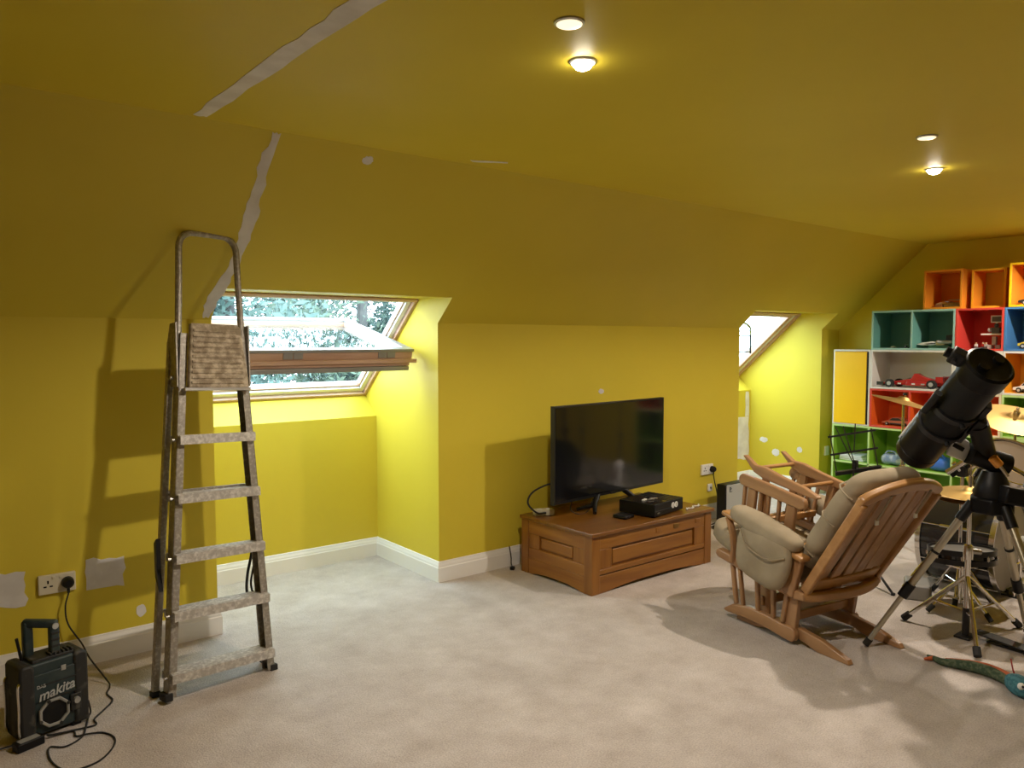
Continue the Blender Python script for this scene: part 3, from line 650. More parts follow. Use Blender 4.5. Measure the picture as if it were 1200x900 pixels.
for s in (-1, 1):
    bo_ = 0 if s < 0 else -.06      # the glider base is narrower than the seat
    # long tapered foot on the carpet
    foot = [(-.36, 0), (-.345, .022), (-.20, .066), (-.04, .088), (.16, .088), (.27, .068), (.335, .018), (.335, 0), (.20, 0), (.10, .026), (-.08, .026), (-.18, 0)]
    B().prism(foot, .034, YZ(s * .222 + bo_)).done('skid', M_oak, gc, bevel=.005)
    # outer arched board with one rounded end
    ob = [(.395, .048), (.385, .036), (.24, .040), (.10, .034), (.0, .020)] + [(-.045 + .036 * math.cos(a), .050 + .036 * math.sin(a) * 1.05) for a in [R(-110 - 20 * k) for k in range(9)]] + [(.0, .088), (.10, .102), (.22, .108), (.33, .090)]
    B().prism(ob, .034, YZ(s * .260 + bo_)).done('base_board', M_oak, gc, bevel=.006)
    # spindles from the board to the seat rail
    for (ya, yb, wd) in ((.315, .335, .024), (.265, .285, .020), (.165, .165, .024), (.065, .060, .024), (.005, -.028, .026)):
        B().bar((s * .262 + bo_, ya, .095), (s * .272 + bo_, yb, .30 - .19 * (.30 - yb) * .8), wd, .022, side=(0, 1, 0)).done('spindle', M_oakz, gc, bevel=.006)
    B().bar((s * .245 + bo_, -.035, .075), (s * .25 + bo_, -.055, .235), .062, .03, side=(0, 1, 0)).done('base_post', M_oakz, gc, bevel=.005)
    B().bar((s * .215 + bo_, .16, .085), (s * .215 + bo_, .15, .24), .075, .024, side=(0, 1, 0)).done('swing_arm', M_oakz, gc, bevel=.005)
    # seat side rail: long board with round nose, tipping back
    side = [(.43, .325), (.445, .340), (.44, .362), (.42, .372), (.10, .318), (-.06, .292), (-.14, .282), (-.145, .245), (-.08, .238), (.10, .264), (.30, .300)]
    B().prism(side, .046, YZ(s * .272)).done('seat_rail', M_oak, gc, bevel=.010, seg=3)
    # arm: curved front post, wide rear post, arm board
    B().tube(bez([(s * .295, .315, .33), (s * .302, .300, .40), (s * .302, .312, .48), (s * .296, .345, .555)]), [.020] * 24 + [.022], 10, flat=.75).done('arm_post', M_oakz, gc)
    B().bar((s * .285, -.045, .255), (s * .287, -.098, .455), .075, .036, side=(0, 1, 0)).done('arm_rear_post', M_oakz, gc, bevel=.008)
    B().bar((s * .29, .375, .583), (s * .29, -.150, .448), .072, .026, side=(1, 0, 0)).done('arm_rest', M_oakx, gc, bevel=.011, seg=3)
    # padded arm cover with hanging pocket
    Ma = aim((s * .292, .10, .552), (s * .292, 1.10, .552 + .257), roll=(1, 0, 0))
    pad = B().pillow((.150, .105, .44), Ma, e=.75, fn=lambda p: Vector((p.x, p.y * (1 + .05 * math.sin(p.z * 40)), p.z))).done('arm_pad', M_cush, gc, smooth=180)
    Mp = frame3((s * .338, .075, .415), (0, .97, .24), (0, -.24, .97), (s, 0, 0))
    pk = B().pillow((.34, .27, .075), Mp, e=.55, fn=lambda p: Vector((p.x * (1 - .10 * (p.y < 0) * abs(p.y) / .13), p.y, p.z * (1 + .18 * math.sin(p.x * 30 + p.y * 18))))).done('arm_pocket', M_cush, gc, smooth=180)
    B().tube(bez([Mp @ Vector(q) for q in ((-.15, .075, .030), (-.08, .035, .046), (0, .025, .049), (.08, .04, .046), (.15, .09, .030))]), .0045, 6).done('pocket_hem', M_cushd, pk)
    # back post
    B().bar((s * .262, -.125, .285), (s * .275, -.432, .772), .050, .036, side=(0, 1, .7)).done('back_post', M_oakx, gc, bevel=.008)
# cross members
B().bar((-.24, .17, .15), (.24, .17, .15), .05, .026, side=(0, 0, 1)).done('stretcher', M_oakx, gc, bevel=.005)
B().bar((-.24, -.03, .13), (.24, -.03, .13), .045, .026, side=(0, 0, 1)).done('stretcher', M_oakx, gc, bevel=.005)
B().bar((-.25, .40, .332), (.25, .40, .332), .05, .026, side=(0, 0, 1)).done('front_rail', M_oakx, gc, bevel=.006)
B().prism([(-.06, .32), (.38, .40), (.38, .385), (-.06, .305)], .5, YZ(0)).done('seat_board', M_cushd, gc)
def arcx(n, w_, y, bow, z, rise):
    return [(-w_ + 2 * w_ * k / n, y - bow * (1 - (2 * k / n - 1) ** 2), z + rise * (1 - (2 * k / n - 1) ** 2)) for k in range(n + 1)]
def board(pts, wd, th, up):
    """bent board: pts centre line, wd along up, th across"""
    b = B(); rings = []; P = [Vector(p) for p in pts]; n = len(P); upv = Vector(up).normalized()
    for i, p in enumerate(P):
        t = (P[min(i + 1, n - 1)] - P[max(i - 1, 0)]).normalized(); q = t.cross(upv).normalized()
        k = 1 if 0 < i < n - 1 else .72
        rings.append([b.bm.verts.new(p + upv * wd / 2 * k * a + q * th / 2 * c) for a, c in ((-1, -1), (1, -1), (1, 1), (-1, 1))])
    for A, C in zip(rings, rings[1:]):
        for k in range(4): b.bm.faces.new((A[k], A[(k + 1) % 4], C[(k + 1) % 4], C[k]))
    b.bm.faces.new(rings[0]); b.bm.faces.new(rings[-1][::-1])
    return b
bdir = Vector((0, -.295, .46)).normalized()
board(arcx(14, .295, -.428, .045, .780, .058), .062, .040, bdir).done('top_rail', M_oakx, gc, bevel=.012, seg=3)
board(arcx(12, .29, -.115, .075, .262, 0), .050, .044, (0, 0, 1)).done('rear_rail', M_oakx, gc, bevel=.012, seg=3)
board(arcx(10, .26, -.140, .03, .318, 0), .085, .024, bdir).done('lower_back_rail', M_oakx, gc, bevel=.006)
for k in range(6):
    x = -.205 + .082 * k; t = 1 - (x / .295) ** 2
    B().bar((x, -.152 - .028 * (1 - (x / .26) ** 2), .345), (x * 1.02, -.422 - .045 * t, .768 + .058 * t), .066, .014, side=(1, 0, 0)).done('back_slat', M_oakz, gc, bevel=.004)
# cushions
Ms = aim((0, .18, .408), (0, 1.18, .408 + .17), roll=(1, 0, 0))
B().pillow((.55, .140, .72), frame3((-.005, .250, .392), (1, 0, 0), (0, -.165, .986), (0, .986, .165)), e=.45, fn=lambda p: Vector((p.x, p.y * (1 + .10 * math.cos(p.z * 18)), p.z))).done('seat_cushion', M_cush, gc, smooth=180)
def tuft(p):
    k = 1
    for v in (-.17, .03, .20): k -= .20 * math.exp(-((p.y - v) / .022) ** 2)
    return Vector((p.x * (1 - .02 * (1 - k) * 5), p.y, p.z * k))
bq = Vector((0, .46, .295)).normalized()
bcen = Vector((0, -.222, .632))
bc = B().pillow((.53, .61, .16), frame3(bcen, (1, 0, 0), bdir, bq), e=.42, nu=96, nv=20, fn=tuft).done('back_cushion', M_cush, gc, smooth=180)
for v in (-.17, .03, .20):
    Q = frame3(bcen, (1, 0, 0), bdir, bq)
    B().tube([Q @ Vector((x, v, zz)) for x, zz in ((-.260, -.045), (-.267, -.01), (-.260, .030), (-.235, .056), (-.15, .072), (0, .078), (.15, .072), (.235, .056), (.260, .030), (.267, -.01))], .0045, 6).done('seam', M_cushd, bc)
for x in (-.13, .16):
    st = B().bar((x, -.475, .80), (x, -.405, .675), .016, .004).done('tie_strap', M_cushd, gc); B().box((x, -.402, .665), (.026, .008, .026)).done('buckle', M_white, st, bevel=.003)

# ============================================================ GLIDER FOOTSTOOL lying upside down on the seat
ot = thing('glider_footstool', 'oak glider footstool upside down on the rocking chair seat', 'footstool', (3.700, 2.245, .462), (R(9.5), 0, CHR))
for s in (-1, 1):
    B().prism([(-.19, .0), (.19, .0), (.20, .02), (.19, .042), (-.19, .042), (-.20, .02)], .036, YZ(s * .16)).done('seat_rail', M_oak, ot, bevel=.006)
    bo = [(.19 + .03 * math.cos(a), .262 + .032 * math.sin(a)) for a in [R(-90 + 20 * k) for k in range(10)]] + [(-.19 + .03 * math.cos(a), .262 + .030 * math.sin(a)) for a in [R(90 + 20 * k) for k in range(10)]]
    B().prism(bo, .030, YZ(s * .195)).done('base_board', M_oak, ot, bevel=.006)
    sk = [(.26, .372), (.245, .378), (.17, .345), (.10, .352), (-.02, .338), (-.16, .330), (-.245, .312), (-.25, .300), (-.20, .290), (.10, .290), (.17, .306)]
    B().prism(sk, .030, YZ(s * .145)).done('skid', M_oak, ot, bevel=.005)
    for y in (-.13, .13): B().bar((s * .178, y, .03), (s * .188, y, .25), .055, .024, side=(0, 1, 0)).done('post', M_oakz, ot, bevel=.004)
    for y in (-.05, .02, .075, .185): B().bar((s * .172, y, .03), (s * .19, y * 1.0, .25), .018, .018, side=(0, 1, 0)).done('spindle', M_oakz, ot, bevel=.004)
    for y in (-.09, .09): B().bar((s * .145, y, .03), (s * .148, y, .31), .04, .02, side=(0, 1, 0)).done('swing_arm', M_oakz, ot, bevel=.004)
for y, z in ((.16, .33), (-.10, .31)): B().cyl((-.15, y, z), (.15, y, z), .011, 10).done('dowel', M_oakx, ot)
for y in (-.185, .185): B().bar((-.17, y, .021), (.17, y, .021), .03, .024, side=(0, 0, 1)).done('cross_rail', M_oakx, ot, bevel=.004)
B().bar((-.17, 0, .10), (.17, 0, .10), .035, .02, side=(0, 0, 1)).done('cross_rail', M_oakx, ot, bevel=.004)

# ============================================================ CUBE SHELVES against the gable wall
def lacq(n, c): return mat('lacquer_' + n, c, 0.38, spec=0.4, noise=(3, tuple(min(1, v * 1.08) for v in c), .35, .7))
LQ = dict(teal=lacq('teal', (0.14, 0.34, 0.30)), red=lacq('red', (0.62, 0.06, 0.045)), blue=lacq('blue', (0.06, 0.19, 0.42)), white=lacq('white', (0.70, 0.68, 0.64)),
          orange=lacq('orange', (0.78, 0.29, 0.025)), rust=lacq('rust', (0.72, 0.125, 0.02)), green=lacq('green', (0.24, 0.46, 0.04)), yellow=lacq('yellow', (0.88, 0.52, 0.01)),
          amber=lacq('amber', (0.80, 0.38, 0.02)), teal_edge=lacq('teal_edge', (0.30, 0.52, 0.47)), lime=lacq('lime_edge', (0.50, 0.68, 0.26)), pale=lacq('pale_edge', (0.78, 0.66, 0.44)))
SXF, SXB = 6.94, 7.285; U = .352; YC = [3.80, 3.445, 3.09, 2.735, 2.37, 2.01, 1.65]
def cube(yl, yr, z0, z1, col, label, edge=None, cols=1, rows=1, back=True, inner=None, xf=SXF, xb=SXB, top=True, th=.017):
    """open-fronted box; yl > yr.  Panels with a slim edge band along the front"""
    t = thing('cube_shelf', label, 'shelf unit', (xf, (yl + yr) / 2, z0), group='wall cube shelves')
    w_ = yl - yr - .002; h = z1 - z0 - .001; d = xb - xf; m = LQ[col]; mi = LQ[inner or col]; e = LQ[edge or col]
    def pan(name, x0, x1, y0, y1, za, zb, mm=m, par=t): return B().bx(x0, x1, y0, y1, za, zb).done(name, mm, par, bevel=.0015)
    ps = [pan('side_panel', .004, d, w_ / 2 - th, w_ / 2, 0, h, mi), pan('side_panel', .004, d, -w_ / 2, -w_ / 2 + th, 0, h, mi),
          pan('bottom_panel', .004, d, -w_ / 2 + th, w_ / 2 - th, 0, th, mi)]
    if top: ps.append(pan('top_panel', .004, d, -w_ / 2 + th, w_ / 2 - th, h - th, h, mi))
    if back: pan('back_panel', d - .008, d, -w_ / 2 + th, w_ / 2 - th, th, h - th, mi)
    for k in range(1, cols):
        y = -w_ / 2 + w_ * k / cols; pan('divider', .004, d - .008, y - th / 2, y + th / 2, th, h - th, mi)
        pan('edge_band', 0, .004, y - th / 2, y + th / 2, th, h - th, e)
    for k in range(1, rows):
        z = h * k / rows; pan('shelf', .004, d - .008, -w_ / 2 + th, w_ / 2 - th, z - th / 2, z + th / 2, mi)
        pan('edge_band', 0, .004, -w_ / 2 + th, w_ / 2 - th, z - th / 2, z + th / 2, e)
    pan('edge_band', 0, .004, w_ / 2 - th, w_ / 2, 0, h, e); pan('edge_band', 0, .004, -w_ / 2, -w_ / 2 + th, 0, h, e)
    pan('edge_band', 0, .004, -w_ / 2 + th, w_ / 2 - th, 0, th, e)
    if top: pan('edge_band', 0, .004, -w_ / 2 + th, w_ / 2 - th, h - th, h, e)
    return t
Z = [0, U * 2, U * 3, U * 4, U * 5, U * 5 + .345]
# closed yellow cabinet with pale carcass
yc = thing('door_cabinet', 'tall yellow-doored cabinet standing on the green cubes by the alcove', 'cabinet', (SXF, (YC[0] + YC[1]) / 2, Z[1] + .001), group='wall cube shelves')
wy = (YC[0] - YC[1]) / 2 - .001; hh = 2 * U - .002
for (a, c_, d_, e_) in ((wy - .016, wy, 0, hh), (-wy, -wy + .016, 0, hh), (-wy + .016, wy - .016, 0, .016), (-wy + .016, wy - .016, hh - .016, hh)):
    B().bx(0, SXB - SXF, a, c_, d_, e_).done('carcass_panel', LQ['white'], yc, bevel=.0015)
B().bx(SXB - SXF - .01, SXB - SXF, -wy + .016, wy - .016, .016, hh - .016).done('back_panel', LQ['white'], yc)
B().bx(-.006, .012, -wy + .034, wy - .014, .014, hh - .020).done('door', LQ['yellow'], yc, bevel=.002)
B().bx(-.002, .012, -wy + .016, -wy + .031, .014, hh - .020).done('gap_shade_strip', M_black, yc)  # solid black strip standing in for the shade beside the door
cube(YC[0], YC[2], 0, Z[1], 'green', 'green four-hole cube shelf under the yellow cabinet', 'lime', 2, 2)
cube(YC[2], YC[4], 0, Z[1], 'green', 'green cube shelf mostly hidden behind the drum kit', 'lime', 2, 2)
cube(YC[4], YC[6], 0, Z[1], 'green', 'green cube shelf behind the brass cymbal', 'lime', 2, 2)
cube(YC[1], YC[3], Z[1], Z[2], 'rust', 'orange-red two-hole shelf holding the red sports car', 'red', 2, 1)
cube(YC[3], YC[4], Z[1], Z[2], 'rust', 'single orange-red cube behind the telescope tube', 'pale')
cube(YC[4], YC[5], Z[1], Z[2], 'green', 'single green cube above the brass cymbal', 'lime')
cube(YC[5], YC[6], Z[1], Z[2], 'rust', 'single orange-red cube at the far end of the middle row', 'pale')
cube(YC[1], YC[3], Z[2], Z[3], 'white', 'long white open shelf holding the red racing car', 'white')
cube(YC[3], YC[4], Z[2], Z[3], 'white', 'single white cube behind the telescope cap', 'white')
cube(YC[4], YC[5], Z[2], Z[3], 'amber', 'amber cube with white edges holding a white car', 'white')
cube(YC[5], YC[6], Z[2], Z[3], 'amber', 'amber cube with white edges and nothing inside', 'white')
cube(YC[1], YC[3], Z[3], Z[4], 'teal', 'long teal two-hole shelf in the upper row', 'teal_edge', 2)
cube(YC[3], YC[4], Z[3], Z[4], 'red', 'red cube in the upper row beside the teal shelf', 'red')
cube(YC[4], YC[5], Z[3], Z[4], 'blue', 'blue cube in the upper row beside the red cube', 'blue')
cube(YC[5], YC[6], Z[3], Z[4], 'teal', 'single teal cube at the end of the upper row', 'teal_edge')
cube(3.012, 2.70, Z[4], Z[4] + .335, 'orange', 'orange cube standing on top of the teal shelf', 'orange', xf=6.97, xb=7.285)
cube(2.655, 2.395, Z[4], Z[4] + .325, 'orange', 'backless orange frame on top of the red cube', 'amber', back=False, xf=7.03, xb=7.285)
cube(2.345, 2.005, Z[4], Z[4] + .35, 'orange', 'amber-orange cube on top of the blue cube', 'yellow', xf=6.94, xb=7.285)

# ------------------------------------------------------------ toy models on the shelves
M_tred = mat('toy_red', (0.42, 0.02, 0.02), 0.3); M_tblk = mat('toy_black', (0.02, 0.02, 0.02), 0.4); M_tgrey = mat('toy_grey', (0.42, 0.42, 0.40), 0.4)
M_twht = mat('toy_white', (0.75, 0.74, 0.70), 0.4); M_tyel = mat('toy_yellow', (0.65, 0.48, 0.05), 0.4); M_tdk = mat('toy_dark_grey', (0.10, 0.10, 0.10), 0.4)
M_ttan = mat('toy_tan', (0.5, 0.38, 0.2), 0.5); M_tgrn = mat('toy_green', (0.06, 0.16, 0.09), 0.4); M_tbrn = mat('toy_brown', (0.22, 0.10, 0.04), 0.5)
def wheels(t, ys, zr, hw_, r, wd=.022):
    for y in ys:
        for s in (-1, 1):
            w1 = B().cyl((s * hw_ - s * wd / 2, y, zr), (s * hw_ + s * wd / 2, y, zr), r, 16).done('wheel', M_rubber, t)
            B().cyl((s * hw_ + s * wd / 2, y, zr), (s * hw_ + s * (wd / 2 + .003), y, zr), r * .5, 12).done('hub_cap', M_tgrey, w1)
def shelf_z(k): return Z[k] + .0175
# red open-wheel racing car, 56 cm long, nose toward the alcove
f1 = thing('model_racing_car', 'long red open-wheel model racing car in the white shelf', 'model car', (7.06, 3.10, shelf_z(2)))
B().prism([(.26, .022), (.27, .040), (.14, .058), (.06, .072), (.02, .080), (-.005, .125), (-.03, .128), (-.08, .098), (-.18, .075), (-.22, .060), (-.22, .022)], .075, YZ(0)).done('body', M_tred, f1, bevel=.006)
for s in (-1, 1): B().prism([(.05, .02), (.04, .058), (-.14, .052), (-.17, .02)], .045, YZ(s * .056)).done('side_pod', M_tred, f1, bevel=.006)
B().box((0, .262, .022), (.20, .05, .010)).box((.1, .262, .032), (.006, .06, .032)).box((-.1, .262, .032), (.006, .06, .032)).done('front_wing', M_tblk, f1)
B().box((0, -.235, .098), (.15, .045, .008)).box((.075, -.235, .08), (.006, .06, .05)).box((-.075, -.235, .08), (.006, .06, .05)).box((0, -.225, .06), (.03, .03, .07)).done('rear_wing', M_tred, f1)
B().prism([(.075, .070), (.03, .088), (-.0, .088), (.0, .075)], .05, YZ(0)).done('cockpit', M_tblk, f1)
for y in (.18, -.18):
    B().tube([(-.10, y, .036), (.10, y, .036)], .004, 6).done('axle', M_tdk, f1)
wheels(f1, (.18,), .036, .092, .036, .034); wheels(f1, (-.18,), .038, .092, .038, .040)
for k, (y, m_) in enumerate(((.10, M_twht), (-.02, M_twht), (-.10, M_tgrey))): B().box((-.0795, y, .036), (.002, .03, .012)).done('sponsor_patch', m_, f1)
def saloon(name, label, loc, L, W, H, mb, rz=0, mk=M_tblk, group=None):
    t = thing(name, label, 'model car', loc, (0, 0, rz)); h = L / 2
    B().prism([(h, H * .22), (h * .98, H * .42), (h * .55, H * .56), (h * .25, H * .95), (-h * .2, H), (-h * .6, H * .66), (-h * .98, H * .62), (-h, H * .22)], W * .86, YZ(0)).done('body', mb, t, bevel=L * .012)
    B().prism([(h * .48, H * .60), (h * .24, H * .90), (-h * .18, H * .94), (-h * .5, H * .66)], W * .88, YZ(0)).done('windows', mk, t)
    B().box((0, 0, H * .24), (W * .95, L * .42, H * .16)).done('sill', mk, t, bevel=.002)
    B().box((0, -h * .98, H * .72), (W * .9, L * .06, H * .05)).done('spoiler', mb, t)
    for s in (-1, 1): B().box((s * W * .3, h * .965, H * .36), (W * .18, L * .03, H * .08)).done('headlamp', M_twht, t)
    wheels(t, (h * .62, -h * .62), H * .21, W * .42, H * .21, W * .16); return t
saloon('model_sports_car', 'red and tan model sports car in the orange-red shelf', (7.08, 3.245, shelf_z(1)), .255, .115, .075, mat('toy_rose', (0.50, 0.15, 0.09), 0.35))
saloon('model_van', 'white and black model car in the white-edged amber cube', (7.07, 2.20, shelf_z(2)), .24, .12, .10, M_twht, 0)
saloon('model_truck', 'yellow model car in the blue cube', (7.10, 2.20, shelf_z(3)), .22, .11, .105, M_tyel)
saloon('model_roadster', 'black model car in the amber-orange cube on top', (7.08, 2.185, Z[4] + .0175), .25, .12, .085, M_tblk, .1, M_tdk)
# grey starship with a dark rear
st = thing('model_starship', 'pale grey arrow-nosed model starship in the teal shelf', 'model', (7.06, 2.93, shelf_z(3)))
B().prism([(.155, .030), (.10, .05), (.02, .058), (-.02, .05), (-.02, .032), (.03, .026), (.10, .024)], .08, YZ(0)).done('nose_hull', M_twht, st, bevel=.004)
B().prism([(.085, .038), (.02, .048), (-.01, .046), (-.01, .036), (.06, .032)], .083, YZ(0)).done('nose_opening', M_tdk, st)
B().box((0, -.05, .045), (.09, .07, .04)).done('core', M_ttan, st, bevel=.006)
for s in (-1, 1): B().cyl((s * .045, -.03, .055), (s * .045, -.15, .055), .014, 12).done('engine', M_tgrey, st)
B().box((0, -.115, .08), (.07, .05, .07)).done('tail_block', M_tblk, st, bevel=.004); B().box((0, -.03, .015), (.06, .16, .03)).done('display_base', M_tgrn, st)
sm = thing('model_buggy', 'tiny dark model with a raised arm in the teal shelf corner', 'model', (7.04, 3.145, shelf_z(3)))
B().box((0, 0, .02), (.05, .07, .022)).done('body', M_tgrn, sm, bevel=.004); B().bar((0, -.01, .03), (0, -.03, .085), .012, .012).done('arm', M_tdk, sm); wheels(sm, (.025, -.025), .012, .028, .012, .01)
sd = thing('model_dome', 'tiny pale dome model near the wall side of the teal shelf', 'model', (7.08, 3.31, shelf_z(3)))
B().lathe([(.022, 0), (.022, .006), (.016, .014), (0, .019)], 14).done('dome', M_twht, sd); B().lathe([(.028, 0), (.028, .003), (0, .003)], 14).done('base', M_tgrey, sd)
# display robot in the red cube
rb = thing('model_robot', 'brick-built robot holding up a white-framed plate in the red cube', 'model', (7.06, 2.475, shelf_z(3)))
for s in (-1, 1): B().box((0, s * .03, .016), (.05, .036, .032)).done('foot', M_tgrey, rb, bevel=.003)
B().bar((0, 0, .03), (0, 0, .10), .036, .03).done('leg_column', M_tgrey, rb); B().box((0, .02, .118), (.06, .15, .014)).done('deck', M_twht, rb, bevel=.002)
B().box((0, -.01, .15), (.05, .06, .05)).done('torso', M_tdk, rb, bevel=.004)
for s in (-1, 1): B().ball((0, s * .048 - .01, .155), .018, seg=10).done('shoulder', M_tgrey, rb)
B().ball((0, -.01, .19), .018, seg=10).done('head', M_tdk, rb)
fr = B().box((0, -.01, .268), (.008, .086, .009)).box((0, -.01, .218), (.008, .086, .009)).box((0, .029, .243), (.008, .009, .05)).box((0, -.049, .243), (.008, .009, .05)).box((0, -.01, .206), (.01, .012, .02)).done('sign_frame', M_twht, rb)
B().box((0, -.01, .243), (.004, .07, .042)).done('sign_plate', M_tdk, fr)
for k, (y, m_) in enumerate(((2.61, M_twht), (2.565, M_tred), (2.535, M_tgrey), (2.40, M_twht))):
    g = thing('mini_figure', ['small white minifigure alone in the red cube corner', 'small red minifigure in the red cube', 'small grey minifigure beside the robot foot in the red cube', 'small white minifigure behind the robot in the red cube'][k], 'figure', (7.05 + .02 * (k % 2) + (.09 if k == 3 else 0), y, shelf_z(3)), (0, 0, PI / 2))
    for s in (-1, 1): B().box((s * .006, 0, .009), (.011, .012, .018)).done('leg', M_tdk, g)
    B().prism([(-.013, .018), (.013, .018), (.010, .038), (-.010, .038)], .013, frame3((0, 0, 0), (1, 0, 0), (0, 0, 1), (0, -1, 0))).done('torso', m_, g); B().cyl((0, 0, .038), (0, 0, .052), .008, 10).done('head', M_ttan, g)
g = thing('model_plane', 'small grey and tan winged model in the orange cube on top', 'model', (7.09, 2.855, Z[4] + .0175))
B().tube([(0, .10, .03), (0, .04, .035), (0, -.09, .03)], [.006, .016, .008], 10).done('fuselage', M_ttan, g); B().box((0, -.005, .048), (.10, .03, .006)).box((0, -.06, .062), (.05, .10, .006)).done('wing', M_tgrey, g)
B().box((0, .07, .012), (.05, .06, .024)).done('stand_block', M_tbrn, g, bevel=.003); B().box((0, -.03, .012), (.04, .12, .024)).done('stand_block', M_tgrey, g, bevel=.003)
# papers, folded cloth, tins in the green cubes
for k in range(3):
    o = B().box((0, 0, .009), (.22, .24 - .02 * k, .018)).done('paper_stack', mat('paper_pile', (0.66, 0.68, 0.68), 0.8), None, bevel=.004)
    o.location = (7.09, 3.62 + .012 * k, U + .0085 + .018 * k); o.rotation_euler.z = .08 * k - .05
    tag(o, ['bottom pale folder in the pile on the green shelf', 'middle pale folder in the pile on the green shelf', 'top pale folder in the pile on the green shelf'][k], 'folder', 'folders on the green shelf')
bag = thing('denim_bag', 'faded blue cloth bag in the green cube beside the folders', 'bag', (7.06, 3.27, U + .0085))
M_den = mat('faded_denim', (0.20, 0.28, 0.42), 0.9, noise=(18, (.5, .56, .62), .45, .6), bump=(30, .6, .01))
B().pillow((.14, .22, .10), Matrix.Translation((0, 0, .052)), e=.7, fn=lambda p: p * (1 + .08 * math.sin(p.y * 60 + p.x * 30))).done('body', M_den, bag, smooth=180)
B().tube(bez([(-.04, -.06, .085), (-.05, -.03, .125), (-.05, .03, .125), (-.04, .06, .085)]), .007, 6).done('handle', M_den, bag)
bb = thing('storage_bag', 'bright blue plastic bag in the green cube behind the drums', 'bag', (7.05, 2.855, U + .0085))
M_bb = mat('bright_blue_plastic', (0.05, 0.16, 0.55), 0.4)
B().pillow((.16, .18, .12), Matrix.Translation((0, 0, .062)), e=.6).done('body', M_bb, bb, smooth=180); B().tube(bez([(-.03, -.05, .11), (-.04, 0, .16), (-.03, .05, .11)]), .006, 6).done('handle', M_bb, bb)
tr = thing('model_train', 'small silver model engine in the single green cube', 'model', (7.05, 2.22, shelf_z(1)))
B().box((0, 0, .03), (.05, .16, .03)).done('chassis', M_tdk, tr, bevel=.003); B().cyl((0, .07, .06), (0, -.02, .06), .022, 14).done('boiler', M_chrome, tr); B().box((0, -.05, .075), (.05, .05, .07)).done('cab', M_tgrey, tr, bevel=.003); B().cyl((0, .055, .08), (0, .055, .11), .008, 10).done('chimney', M_chrome, tr); wheels(tr, (.05, 0, -.05), .015, .025, .015, .008)
tn = thing('tin_box', 'small dark tin beside the blue cloth bag', 'tin', (7.12, 3.135, U + .0085))
B().cyl((0, 0, 0), (0, 0, .085), .02, 16).done('body', M_tgrn, tn); B().cyl((0, 0, .085), (0, 0, .095), .021, 16).done('lid', M_tdk, tn)

# ============================================================ TELESCOPE on its tripod
M_tube = mat('scope_black', (0.004, 0.004, 0.0045), 0.42, spec=.22, noise=(4, (0.006, 0.006, 0.0065), .3, .7))
M_cap = mat('scope_cap', (0.003, 0.003, 0.003), 0.4, spec=.2)
M_leg = mat('champagne_steel', (0.50, 0.46, 0.36), 0.32, metal=.85)
M_mw = mat('mount_white', (0.78, 0.79, 0.80), 0.35)
M_org = mat('amber_grip', (0.55, 0.22, 0.03), 0.4)
TB = Vector((3.90, 1.354, 0))
tl = thing('telescope', 'black reflector telescope tilted up on a steel tripod', 'telescope', TB)
def W(*p): return Vector(p) - TB
b0, f0 = W(3.755, 1.638, .962), W(3.478, 1.232, 1.398)
ax = (f0 - b0).normalized(); TL = (f0 - b0).length; MT = aim(b0, f0)
r = .091
B().lathe([(0, -.004), (.085, -.004), (r + .002, .012), (r + .002, .05), (r, .052), (r, TL - .045), (r + .003, TL - .043), (r + .003, TL - .03)], 40, MT).done('tube', M_tube, tl)
cap = B().lathe([(r + .005, TL - .085), (r + .007, TL - .08), (r + .007, TL - .006), (r - .004, TL + .002), (r - .014, TL - .002), (0, TL - .002)], 40, MT).done('front_cap', M_cap, tl)
# in-plane axes of the cap
ex = (Vector((.75, -.62, 0)) - ax * ax.dot(Vector((.75, -.62, 0)))).normalized(); ey = ax.cross(ex)
for u, v in ((-.034, -.016), (.040, .022)):
    c = f0 + ex * u + ey * v; B().cyl(c - ax * .003, c + ax * .014, .021, 20).done('aperture_plug', M_cap, cap)
for d in (.22, .34):
    rg = B().lathe([(r, d * TL / .6 - .013), (r + .010, d * TL / .6 - .013), (r + .010, d * TL / .6 + .013), (r, d * TL / .6 + .013)], 40, MT).done('tube_ring', M_blackm, tl)
    c = b0 + ax * (d * TL / .6); side = (W(3.60, 1.36, 1.30) - c); side = (side - ax * side.dot(ax)).normalized()
    vside = (Vector((-.62, -.78, 0)) - ax * ax.dot(Vector((-.62, -.78, 0)))).normalized()
    B().cyl(c + vside * (r + .008), c + vside * (r + .03), .010, 10).done('ring_knob', M_black, rg)
left = (Vector((-.55, .45, .70)) - ax * ax.dot(Vector((-.55, .45, .70)))).normalized()
fc = b0 + ax * (TL - .035)
fo = B().bar(fc + left * (r - .005), fc + left * (r + .055), .065, .050, side=ax).done('focuser', M_black, tl, bevel=.008)
B().cyl(fc + left * (r + .054), fc + left * (r + .075), .022, 18).done('eyepiece_cap', M_cap, fo)
cn = ax.cross(left).normalized()
B().cyl(fc + left * (r + .03) - cn * .045, fc + left * (r + .03) + cn * .045, .010, 10).done('focus_knob', M_blackm, fo)
left2 = (Vector((-.80, .45, .1)) - ax * ax.dot(Vector((-.80, .45, .1)))).normalized()
ff = b0 + ax * (TL * .60) + left2 * (r + .028)
fi = B().cyl(ff - ax * .06, ff + ax * .07, .016, 14).done('finder_scope', M_black, tl); B().bar(ff - ax * .01, ff - ax * .01 - left2 * .03, .02, .03).done('finder_shoe', M_blackm, fi)
lf = ax.cross(Vector((.925, .37, -.085))).normalized(); lf = lf if lf.y > 0 else -lf
